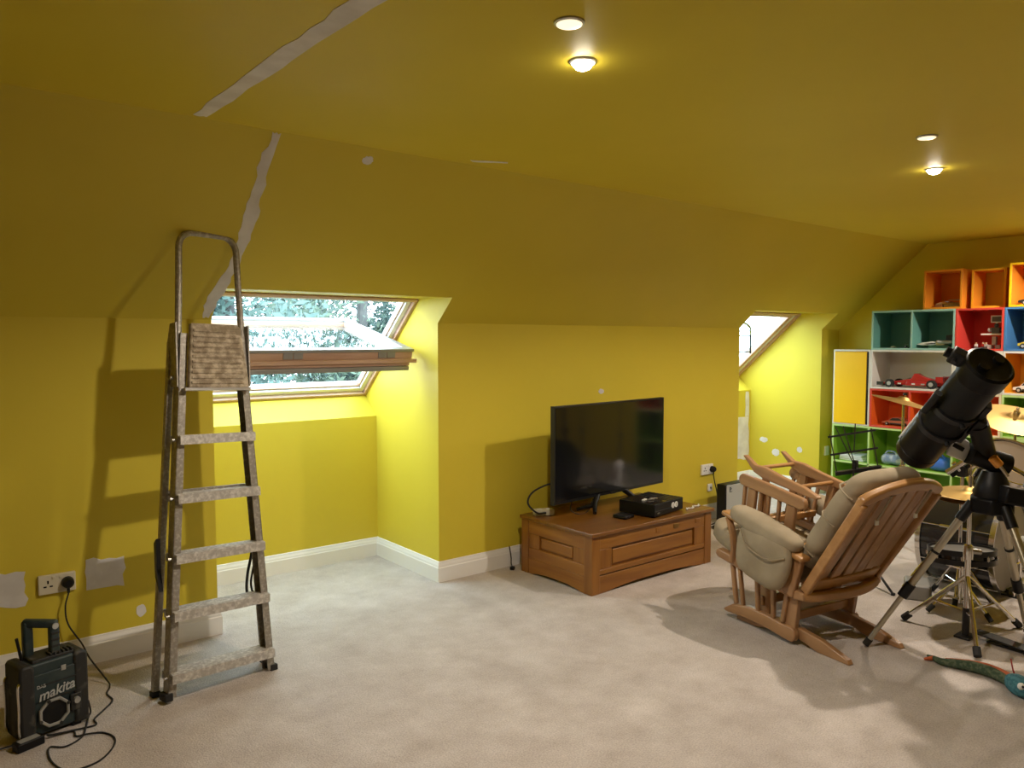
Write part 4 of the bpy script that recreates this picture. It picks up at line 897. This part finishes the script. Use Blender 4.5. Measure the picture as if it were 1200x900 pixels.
B().cyl(b0 + ax * .03 + lf * (r + .004), b0 + ax * .27 + lf * (r + .004), .006, 8).done('edge_highlight_rod', M_mw, tl)  # white rod standing in for the highlight along the tube's edge
# equatorial head
sd0 = W(3.72, 1.44, 1.03); sd1 = W(3.66, 1.34, 1.13)
down = (W(3.86, 1.36, .98) - (b0 + f0) / 2); down = (down - ax * down.dot(ax)).normalized()
dm = b0 + ax * (TL * .47) + down * (r + .018)
B().bar(dm - ax * .13, dm + ax * .13, .045, .026, side=down.cross(ax)).done('dovetail_bar', M_blackm, tl, bevel=.004)
B().bar(dm + down * .015 - ax * .05, dm + down * .015 + ax * .05, .07, .04, side=down.cross(ax)).done('saddle', M_black, tl, bevel=.006)
hd = W(3.868, 1.372, .965)
B().cyl(dm + down * .02, hd, .042, 22).done('declination_housing', M_black, tl)
B().cyl(W(3.80, 1.42, .985), W(3.93, 1.31, .93), .050, 24).done('right_ascension_housing', M_tube, tl)
B().prism([(-.05, -.045), (.035, -.055), (.05, .0), (.03, .04), (-.02, .05), (-.055, .03)], .022, frame3(W(3.785, 1.455, 1.005), (.70, -.60, -.25), (.17, -.2, .97), (-.62, -.77, 0))).done('side_cover', M_mw, tl, bevel=.006)
B().box(W(3.835, 1.385, .985), (.03, .03, .045), Matrix.Rotation(.9, 3, 'Z')).done('side_cover', M_mw, tl, bevel=.005)
B().box(W(3.765, 1.452, 1.01), (.05, .012, .02), Euler((0, .5, -.75)).to_matrix()).done('cover_badge', M_black, tl, bevel=.003)
B().cyl(W(3.79, 1.32, .975), W(3.812, 1.30, .942), .020, 14).done('latitude_grip', M_org, tl); B().cyl(W(3.811, 1.30, .943), W(3.838, 1.274, .893), .008, 10).done('latitude_bolt', M_leg, tl)
B().cyl(W(3.93, 1.31, .93), W(3.99, 1.20, .86), .010, 10).done('counterweight_shaft', M_chrome, tl); B().cyl(W(3.975, 1.23, .878), W(4.0, 1.18, .846), .052, 24).done('counterweight', M_tube, tl)
B().lathe([(0, .77), (.075, .77), (.080, .80), (.060, .86), (.045, .90), (0, .90)], 24).done('azimuth_base', M_black, tl)
hub = B().prism([(.10 * math.cos(a) , .10 * math.sin(a)) for a in [R(20 + 60 * k) for k in range(6)]], .075, Matrix.Translation((0, 0, .745))).done('tripod_hub', M_tube, tl, bevel=.012)
B().box(W(3.885, 1.26, .80), (.13, .10, .075), Euler((0, .2, -.7)).to_matrix()).done('control_box', M_tube, tl, bevel=.008)
feet = [W(3.655, 1.795, 0)]
rr_ = math.hypot(feet[0].x, feet[0].y); a0_ = math.atan2(feet[0].y, feet[0].x)
for k in range(3):
    a = a0_ + k * 2 * PI / 3; d = Vector((math.cos(a), math.sin(a), 0)); t = Vector((-math.sin(a), math.cos(a), 0))
    top_ = d * .085 + Vector((0, 0, .735)); ft = d * rr_ + Vector((0, 0, .02)); mid = top_.lerp(ft, .60)
    lg = B().cyl(top_, mid, .0175, 14).done('leg', M_leg, tl)
    B().cyl(mid, ft, .0125, 12).done('lower_leg', M_leg, lg)
    B().cyl(top_.lerp(ft, -.02), top_.lerp(ft, .10), .024, 14).done('leg_joint', M_black, lg); B().cyl(top_.lerp(ft, .56), top_.lerp(ft, .65), .024, 14).done('leg_collar', M_black, lg)
    B().cyl(top_.lerp(ft, .32), top_.lerp(ft, .335), .0205, 14).done('leg_band', M_black, lg)
    B().cyl(top_.lerp(ft, .97), ft + (ft - top_).normalized() * .012, .017, 12).done('foot_tip', M_rubber, lg)

# ============================================================ DRUM KIT
M_shell = mat('drum_black_wrap', (0.012, 0.012, 0.013), 0.16, coat=.6)
M_head = mat('drum_head_clear', (0.20, 0.15, 0.10), 0.35); M_headw = mat('drum_head_white', (0.36, 0.34, 0.31), 0.45)
M_cym = mat('cymbal_brass', (0.52, 0.35, 0.12), 0.5, metal=1, bump=(90, .15, .001))
def drum(t, M, r_, L, lugs, mh1, mh2, hoop=M_chrome):
    B().lathe([(r_, .012), (r_, L - .012), (r_ - .01, L - .012), (r_ - .01, .012)], 48, M, closed=True).done('shell', M_shell, t)
    B().lathe([(0, L + .004), (r_ - .006, L + .004), (r_ + .002, L - .002), (r_ + .002, L - .008), (0, L - .002)], 48, M).done('batter_head', mh1, t)
    B().lathe([(0, -.004), (r_ - .006, -.004), (r_ + .002, .002), (r_ + .002, .008), (0, .002)], 48, M).done('resonant_head', mh2, t)
    for z in (0, L): B().lathe([(r_ + .004, z - .014), (r_ + .012, z - .014), (r_ + .012, z + .014), (r_ + .004, z + .014)], 48, M, closed=True).done('hoop', hoop, t)
    for k in range(lugs):
        a = 2 * PI * (k + .5) / lugs; c = M @ Vector(((r_ + .010) * math.cos(a), (r_ + .010) * math.sin(a), L / 2)); e = (M.to_3x3() @ Vector((0, 0, 1)))
        lu = B().cyl(c - e * L * .2, c + e * L * .2, .009, 8).done('lug', M_chrome, t); B().cyl(c - e * (L / 2 - .01), c + e * (L / 2 - .01), .0035, 6).done('tension_rod', M_chrome, lu)
def tripod(t, c, feet_, zc, zb, r_=.009, ht=None):
    """double-braced stand legs with rubber feet; c is the column foot in local XY"""
    for f in feet_:
        f = Vector(f); lg = B().cyl(Vector((c[0], c[1], zc)), Vector((f.x, f.y, .022)), r_, 10).done('leg', M_chrome, t)
        m = Vector((c[0], c[1], zc)).lerp(Vector((f.x, f.y, .022)), .55); B().cyl(Vector((c[0], c[1], zb)), m, r_ * .7, 8).done('brace', M_chrome, t)
        d = (Vector((f.x, f.y, .022)) - Vector((c[0], c[1], zc))).normalized(); B().cyl(Vector((f.x, f.y, .022)) - d * .035, Vector((f.x, f.y, .022)) + d * .010, r_ * 1.7, 10).done('rubber_foot', M_rubber, lg)
def cymbal(t, c, nrm, r_, name='cymbal', flip=1):
    M = aim(c, Vector(c) + Vector(nrm)); k = flip
    B().lathe([(r_, -k * .022), (r_ * .72, -k * .014), (r_ * .4, -k * .006), (r_ * .22, 0), (r_ * .19, k * .006), (r_ * .14, k * .016), (r_ * .07, k * .021), (.006, k * .022)], 56, M).done(name, M_cym, t, smooth=60)
    return M
bd = thing('bass_drum', 'gloss black bass drum on its side behind the hi-hat stand', 'drum', (5.06, 1.86, 0))
drum(bd, frame3((0, .20, .292), (1, 0, 0), (0, 0, 1), (0, -1, 0)), .268, .40, 8, M_headw, M_shell)
for s in (-1, 1): B().cyl((s * .24, .17, .16), (s * .36, .24, .008), .008, 8).done('spur', M_chrome, bd)
B().box((0, -.20, .02), (.07, .04, .04)).done('hoop_clamp', M_blackm, bd)
B().cyl((0, .0, .55), (0, -.04, .66), .012, 10).done('tom_post', M_chrome, bd)
bp_ = thing('bass_pedal', 'steel kick pedal at the batter side of the bass drum', 'pedal', (5.06, 1.50, 0))
B().box((0, 0, .006), (.09, .28, .012)).done('base_plate', M_blackm, bp_); B().bar((0, -.13, .03), (0, .10, .10), .075, .008).done('footboard', M_steel, bp_)
for s in (-1, 1): B().cyl((s * .04, .11, .01), (s * .04, .11, .20), .009, 8).done('upright', M_chrome, bp_)
B().cyl((-.045, .11, .20), (.045, .11, .20), .008, 8).done('axle', M_chrome, bp_); B().cyl((0, .11, .20), (0, .09, .33), .005, 8).done('beater_rod', M_chrome, bp_); B().ball((0, .085, .34), .026, seg=12).done('beater', mat('felt', (.45, .43, .38), .95), bp_)
tm = thing('rack_tom', 'rack tom with a tan translucent head above the bass drum', 'drum', (5.08, 1.70, .72))
nz = Vector((-.42, -.52, .74)).normalized(); drum(tm, aim(-nz * .09, nz), .165, .18, 6, M_head, M_head)
B().cyl((0, .02, -.06), (.0, .06, -.02), .014, 10).done('mount_bracket', M_chrome, tm)
# crash cymbals on boom stands
c1 = thing('crash_cymbal', 'brass crash cymbal on a straight stand in front of the orange-red shelf', 'cymbal', (5.44, 2.46, 0))
n1_ = Vector((.22, .20, .95)).normalized(); Mc = cymbal(c1, (0, 0, 1.085), (.11, -.215, .97), .205)
B().cyl((0, 0, .08), (0, 0, .62), .0125, 12).done('lower_tube', M_chrome, c1); B().cyl((0, 0, .60), (0, 0, 1.06), .009, 12).done('upper_tube', M_chrome, c1)
B().box((.008, 0, .61), (.035, .03, .04)).done('clamp', M_chrome, c1, bevel=.005); B().cyl((0, 0, 1.06), (.005, -.01, 1.13), .005, 8).done('post', M_chrome, c1); B().lathe([(0, .028), (.012, .026), (.014, .012), (0, .010)], 12, Mc @ Matrix.Translation((0, 0, .02))).done('felt_and_nut', M_black, c1)
tripod(c1, (0, 0), [(.22, .10, 0), (-.02, -.25, 0), (-.22, .15, 0)], .38, .12)
c2 = thing('ride_cymbal', 'wide brass ride cymbal in front of the green cubes', 'cymbal', (5.66, 1.845, 0))
Mc = cymbal(c2, (0, 0, 1.00), (-.20, -.25, .94), .255)
B().cyl((0, 0, .08), (0, 0, .60), .0125, 12).done('lower_tube', M_chrome, c2); B().cyl((0, 0, .58), (0, 0, .985), .009, 12).done('upper_tube', M_chrome, c2); B().box((.008, 0, .59), (.035, .03, .04)).done('clamp', M_chrome, c2, bevel=.005)
B().lathe([(0, .045), (.010, .043), (.010, .02), (.020, .016), (.020, .004), (0, .002)], 12, Mc @ Matrix.Translation((0, 0, .02))).done('wing_nut', M_chrome, c2)
tripod(c2, (0, 0), [(.25, .06, 0), (-.04, .27, 0), (.02, -.27, 0)], .38, .12)
# hi-hat
hx, hy_ = 4.165, 1.545
hh_ = thing('hi_hat', 'hi-hat cymbals on a chrome stand nearest the telescope', 'hi-hat', (hx, hy_, 0))
B().cyl((0, 0, .012), (0, 0, .15), .017, 14).done('base_tube', M_blackm, hh_); B().cyl((0, 0, .15), (0, 0, .47), .0135, 14).done('lower_tube', M_chrome, hh_); B().cyl((0, 0, .45), (0, 0, .705), .010, 14).done('upper_tube', M_chrome, hh_); B().cyl((0, 0, .70), (0, 0, .93), .0032, 8).done('pull_rod', M_chrome, hh_)
B().box((0, 0, .006), (.10, .075, .012)).done('base_plate', M_blackm, hh_, bevel=.003)
B().lathe([(.012, .40), (.022, .40), (.024, .44), (.020, .47), (.012, .475)], 16).done('height_clamp', M_chrome, hh_); B().cyl((.01, -.01, .44), (.045, -.04, .435), .014, 12).done('wing_screw', M_steel, hh_)
cymbal(hh_, (0, 0, .708), (.02, .02, -1), .178, 'bottom_cymbal'); cymbal(hh_, (0, 0, .745), (-.10, -.02, 1), .178, 'top_cymbal')
B().cyl((0, 0, .765), (0, 0, .82), .010, 12).done('clutch', M_chrome, hh_)
tripod(hh_, (0, 0), [(4.150 - hx, 1.838 - hy_, 0), (4.50 - hx, 1.42 - hy_, 0), (3.915 - hx, 1.398 - hy_, 0)], .315, .13, .0105)
B().bar((.03, -.035, .035), (.0, -.30, .022), .075, .008).done('footboard', M_blackm, hh_, bevel=.002); B().bar((.02, -.10, .006), (.0, -.33, .006), .05, .008).done('pedal_base', M_blackm, hh_)
# snare on a low basket stand
sn = thing('snare_drum', 'shallow grey-headed snare drum on a low stand by the bass drum', 'drum', (4.50, 1.70, 0))
drum(sn, aim((0, 0, .305), (.06, .075, 1.3)), .155, .05, 8, mat('drum_head_grey', (.16, .15, .135), .5), M_headw, M_blackm)
B().cyl((0, 0, .06), (0, 0, .30), .011, 12).done('column', M_chrome, sn)
for k in range(3):
    a = R(50 + 120 * k); B().cyl((0, 0, .25), (.15 * math.cos(a), .15 * math.sin(a), .30), .007, 8).done('basket_arm', M_chrome, sn)
tripod(sn, (0, 0), [(.17 * math.cos(R(k)), .17 * math.sin(R(k)), 0) for k in (20, 140, 255)], .20, .08, .008)
# snare bag / amp grey box low behind the stands
tb = thing('practice_box', 'low grey cable box on the carpet behind the hi-hat legs', 'box', (4.62, 1.98, 0), (0, 0, .5))
B().box((0, 0, .045), (.20, .13, .09)).done('case', mat('grey_plastic', (.28, .27, .25), .5), tb, bevel=.012); B().box((0, -.066, .05), (.15, .003, .05)).done('front_panel', M_black, tb)
# chrome rack between the drums: second tom arm with clamps
ta = thing('tom_holder', 'chrome double tom arm with clamps standing behind the hi-hat', 'stand', (4.72, 1.795, 0))
B().cyl((0, 0, .01), (0, 0, .80), .011, 12).done('column', M_chrome, ta)
B().cyl((0, 0, .74), (-.05, .03, .80), .013, 12).cyl((-.06, .06, .74), (-.03, -.06, .845), .016, 14).done('arm', M_chrome, ta); B().cyl((-.02, .05, .72), (.01, -.07, .82), .012, 14).done('arm', M_black, ta)
B().box((0, 0, .75), (.05, .045, .06)).done('clamp', M_blackm, ta, bevel=.006); B().cyl((.02, -.03, .77), (.03, -.07, .80), .010, 10).done('wing_screw', M_chrome, ta)
tripod(ta, (0, 0), [(.16 * math.cos(R(k)), .16 * math.sin(R(k)), 0) for k in (75, 195, 300)], .26, .10, .008)

# ============================================================ MUSIC STAND
ms = thing('music_stand', 'folding black wire music stand in front of the green shelf', 'music stand', (4.665, 2.405, 0))
B().cyl((0, 0, .10), (0, 0, .50), .009, 10).done('lower_tube', M_blackm, ms); B().cyl((0, 0, .48), (0, 0, .72), .006, 10).done('upper_tube', M_blackm, ms); B().lathe([(.006, .47), (.014, .47), (.014, .51), (.006, .51)], 12).done('collar', M_black, ms)
for k, (fx_, fy_) in enumerate(((-.15, -.335), (.30, .05), (-.20, .22))):
    lg = B().bar((0, 0, .26), (fx_, fy_, .008), .016, .005, side=(-fy_, fx_, 0)).done('leg', M_blackm, ms); B().bar((0, 0, .11), (fx_ * .5, fy_ * .5, .134), .012, .004, side=(-fy_, fx_, 0)).done('brace', M_blackm, lg)
    B().box((fx_, fy_, .008), (.02, .02, .016)).done('foot', M_rubber, lg, bevel=.003)
# desk frame faces the drummer; u across, v up the tilted desk
du = Vector((.70, -.70, .17)).normalized(); dv = Vector((-.30, .22, .90)); dv = (dv - du * dv.dot(du)).normalized(); dc = Vector((0, 0, .80))
D = lambda u, v: dc + du * u + dv * v
B().bar(D(-.13, -.115), D(.15, -.115), .03, .006, side=du.cross(dv)).bar(D(-.13, -.13), D(.15, -.13), .018, .005, side=dv).done('music_ledge', M_blackm, ms)
for v in (.0, .115): B().bar(D(-.145, v), D(.145, v), .012, .004, side=dv).done('cross_wire', M_blackm, ms)
for u0, u1 in ((-.12, -.13), (.13, .12)): B().tube([D(u0, -.12), D(u1, .13)], .0035, 6).done('side_wire', M_blackm, ms)
for u0, v0, u1, v1 in ((0, -.12, -.09, .17), (.0, -.12, -.045, .17), (0, 0, .03, .175)): B().tube([D(u0, v0), D(u1, v1)], .0035, 6).done('page_wire', M_blackm, ms)
B().box(D(0, -.09) + Vector((.01, .01, 0)), (.03, .03, .06)).done('desk_joint', M_black, ms, bevel=.004)

# ============================================================ SITE RADIO by the skirting
M_rb = mat('radio_teal_black', (0.012, 0.028, 0.030), 0.5, noise=(14, (0.035, 0.05, 0.05), .45, .7), bump=(50, .2, .002))
M_rk = mat('radio_dusty_black', (0.016, 0.016, 0.015), 0.6, noise=(20, (0.10, 0.095, 0.08), .55, .72))
M_rg = mat('radio_grey_ring', (0.26, 0.26, 0.24), 0.5, noise=(20, (.36, .35, .32), .4, .7))
M_rw = mat('radio_lettering', (0.42, 0.43, 0.42), 0.6)
rd = thing('site_radio', 'dusty teal-black site radio with a carry handle on the carpet', 'radio', (.405, 3.372, 0), (0, 0, R(15))); rd.scale = (.88, .9, .95)
FRr = lambda x, y, z: frame3((x, y, z), (1, 0, 0), (0, 0, 1), (0, -1, 0))
body = [(-.118, .03), (-.105, .015), (.105, .015), (.118, .03), (.122, .24), (.110, .285), (.075, .305), (-.095, .305), (-.118, .285)]
B().prism(body, .13, FRr(0, 0, 0)).done('body', M_rb, rd, bevel=.012, seg=3)
for s in (-1, 1): B().prism([(-.03, .012), (.03, .012), (.03, .295), (.015, .31), (-.02, .31), (-.03, .295)], .15, FRr(s * .108, 0, 0)).done('bumper', M_rk, rd, bevel=.010)
B().prism([(-.10, .15), (.10, .15), (.10, .245), (.08, .262), (-.09, .262), (-.10, .25)], .01, FRr(0, -.067, 0)).done('face_panel', M_rb, rd, bevel=.003)
for z in (.155, .215): B().box((.02, -.073, z), (.16, .003, .004)).done('groove', M_rk, rd)
B().bx(-.08, .09, -.055, .055, .30, .318).done('top_deck', M_rk, rd, bevel=.006)
for k in range(6): B().box((-.005 + k * .017, -.035, .322), (.009, .045, .010)).done('vent_rib', M_rk, rd, bevel=.002)
# octagonal speaker surround
oc = [(.066 * math.cos(R(22.5 + 45 * k)), .060 * math.sin(R(22.5 + 45 * k))) for k in range(8)]; ic = [(x * .80, y * .80) for x, y in oc]
b = B(); F8 = FRr(-.008, -.070, .095)
v = [F8 @ Vector((x, y, z)) for P_, z in ((oc, 0), (oc, .012), (ic, .012), (ic, 0)) for x, y in P_]
b._add(v, [(8 * j + k, 8 * j + (k + 1) % 8, 8 * ((j + 1) % 4) + (k + 1) % 8, 8 * ((j + 1) % 4) + k) for j in range(4) for k in range(8)])
rg = b.done('speaker_surround', M_rg, rd, bevel=.003)
for k in range(4): B().cyl(F8 @ Vector((oc[2 * k][0] * .92, oc[2 * k][1] * .92, .011)), F8 @ Vector((oc[2 * k][0] * .92, oc[2 * k][1] * .92, .016)), .007, 10).done('screw', M_rk, rg)
B().prism(ic, .006, F8).done('speaker_grille', M_black, rd)
text_mesh('maker_lettering', 'makita', .056, .0012, M_rw, rd, frame3((.004, -.0735, .178), (.985, 0, .10), (-.10, 0, .995), (0, -1, 0)), shear=.28, bold=.0008)
text_mesh('small_lettering', 'DAB', .018, .0008, M_rw, rd, FRr(-.055, -.0735, .212), bold=.0004)
B().box((.035, -.0735, .262), (.020, .003, .022)).done('badge', M_rg, rd, bevel=.003)
B().box((.082, -.068, .105), (.045, .02, .07)).done('dial_block', M_rk, rd, bevel=.004); B().cyl((.082, -.076, .115), (.082, -.090, .115), .013, 16).done('dial', M_rg, rd)
# carry handle: two uprights and a grip
hl = [(-.075, .0, .30), (-.078, 0, .43), (-.070, 0, .447), (-.02, -.0, .452), (.02, -.0, .440), (.032, 0, .425), (.035, 0, .30)]
hd_ = B()
hd_.bar((-.060, .035, .295), (-.060, .035, .455), .040, .034).bar((.018, -.030, .295), (.018, -.030, .440), .040, .034).bar((-.072, .045, .448), (.030, -.042, .436), .036, .032, side=(.6, .7, 0)).done('carry_handle', M_rb, rd, bevel=.009)
B().cyl((.018, -.048, .432), (.018, -.053, .432), .013, 12).done('handle_bolt', M_rw, rd)
for k in range(4): B().box((.018, -.0485, .325 + k * .026), (.034, .004, .010)).done('grip_ridge', M_rk, rd, bevel=.002)
B().tube([(-.09, .02, .30), (-.108, .02, .40)], .0065, 8).done('aerial', M_black, rd)
# bent steel guard bars at the corners
for x_, y_ in ((-.142, -.062), (-.148, .055), (.142, .055)):
    B().tube(bez([(x_ + .02 * (1 if x_ < 0 else -1), y_, .035), (x_, y_ - .006, .045), (x_, y_ - .008, .15), (x_, y_ - .006, .235), (x_ + .02 * (1 if x_ < 0 else -1), y_, .248)], 6), .0055, 8).done('guard_bar', M_chrome, rd)
for s in (-1, 1): B().box((s * .09, 0, .008), (.04, .12, .016)).done('foot', M_rubber, rd, bevel=.004)
rbk = thing('charger_brick', 'black mains adaptor lying in front of the radio', 'adaptor', (.325, 3.262, 0), (0, 0, R(20)))
B().box((0, 0, .016), (.095, .045, .032)).done('case', M_black, rbk, bevel=.004); B().box((0, -.0, .0325), (.07, .03, .002)).done('rating_label', M_rg, rbk)
tag(B().tube(bez([(.563, 3.91, .36), (.548, 3.905, .30), (.556, 3.90, .22), (.60, 3.85, .135), (.612, 3.75, .10), (.66, 3.66, .02), (.665, 3.62, .005), (.64, 3.55, .004), (.645, 3.47, .004), (.60, 3.40, .004), (.555, 3.34, .004), (.55, 3.285, .004), (.49, 3.285, .006), (.41, 3.285, .012), (.385, 3.29, .016)]), .0035, 6).done('mains_lead', M_rubber), 'thin dark mains lead running from the ivory socket down to the radio', 'cable')
tag(B().tube(bez([(.545, 3.40, .06), (.55, 3.385, .02), (.54, 3.37, .006), (.52, 3.30, .004), (.49, 3.215, .004), (.43, 3.175, .004), (.385, 3.205, .004), (.372, 3.13, .004), (.385, 3.04, .004), (.42, 2.98, .004), (.50, 2.985, .004), (.56, 3.05, .004), (.585, 3.13, .004), (.56, 3.20, .004), (.51, 3.215, .009), (.475, 3.235, .004), (.47, 3.285, .004), (.40, 3.285, .01), (.387, 3.292, .014)]), .0035, 6).done('mains_lead', M_rubber), 'thin dark lead curling in loops on the carpet before the radio', 'cable')
tag(B().tube(bez([(.288, 3.285, .014), (.20, 3.30, .005), (.10, 3.33, .005), (.0, 3.36, .005)]), .0035, 6).done('mains_lead', M_rubber), 'short dark lead trailing along the carpet away from the adaptor', 'cable')

# ============================================================ PLUSH SNAKE on the carpet
M_sn = mat('plush_teal', (0.03, 0.13, 0.17), 0.9, noise=(60, (.07, .22, .26), .4, .6), bump=(120, .6, .004)); M_so = mat('plush_orange', (0.52, 0.13, 0.05), 0.9, bump=(120, .5, .004)); M_sg = mat('plush_dark_green', (0.05, 0.085, 0.05), 0.9, noise=(70, (.12, .15, .09), .45, .6), bump=(120, .6, .004))
S0 = Vector((3.70, 1.35, 0)); S1 = Vector((3.688, 1.318, 0)); sk_ = thing('plush_snake', 'plush toy snake with teal head and orange belly on the carpet', 'soft toy', S1)
pth = [Vector(q) - S0 for q in ((3.745, 1.548, .014), (3.722, 1.505, .018), (3.735, 1.455, .022), (3.755, 1.39, .025), (3.755, 1.32, .027), (3.735, 1.26, .028), (3.705, 1.215, .029))]
cv = bez(pth, 6); n = len(cv)
B().tube(cv, [.012 + .013 * min(1, k / (n * .5)) for k in range(n)], 12).done('body', M_sg, sk_, smooth=180)
B().tube([p + Vector((.012, .004, .006)) for p in cv[8:]], [.010 + .012 * min(1, k / (n * .4)) for k in range(n - 8)], 10).done('belly_stripe', M_so, sk_, smooth=180)
hdn = Vector((-.62, -.75, 0)).normalized(); hc = pth[-1] + hdn * .055 + Vector((0, 0, .010))
hs = B().pillow((.085, .135, .075), frame3(hc, (-hdn.y, hdn.x, 0), hdn, (0, 0, 1)), e=.8).done('head', M_sn, sk_, smooth=180)
for s in (-1, 1):
    e_ = B().ball(hc + Vector((-hdn.y, hdn.x, 0)) * s * .024 + hdn * .048 + Vector((0, 0, .018)), .015, seg=12).done('eye', M_white, hs)
    B().ball(hc + Vector((-hdn.y, hdn.x, 0)) * s * .025 + hdn * .060 + Vector((0, 0, .021)), .006, seg=8).done('pupil', M_black, hs)
B().tube(bez([hc + Vector((.03, .03, .03)), hc + Vector((.05, .045, .05)), hc + Vector((.075, .06, .075))]), .006, 6, flat=.4).done('tongue', mat('felt_red', (.30, .02, .02), .9), sk_)
for d_ in ((.018, .035, -.004), (-.03, .03, -.006)): B().tube([pth[0], pth[0] + Vector(d_)], [.012, .006], 8).done('tail_tip', M_sg if d_[0] > 0 else M_so, sk_)

# ============================================================ BLACK WIRE RACK in the far window
wr = thing('wire_rack', 'black wire rack standing on the ledge of the window nearer the shelves', 'rack', (6.45, 4.83, 1.075))
q0, q1 = Vector((-.28, -.33, .0)), Vector((.175, -.33, .0))
B().tube(bez([(-.30, -.33, .56), (-.10, -.33, .595), (.08, -.33, .585), (.165, -.33, .545)], 6), .012, 8).done('top_bar', M_blackm, wr)
B().tube([(.168, -.33, .555), (.175, -.33, .29)], .009, 8).done('upright', M_blackm, wr)
B().tube([(-.30, -.33, .565), (-.30, -.33, .30), (-.30, -.06, -.0), (-.30, -.02, .0)], .009, 8).done('upright', M_blackm, wr)
for z in (.51, .465, .305): B().tube([(-.30, -.33, z), (.172, -.33, z)], .006, 8).done('cross_wire', M_blackm, wr)
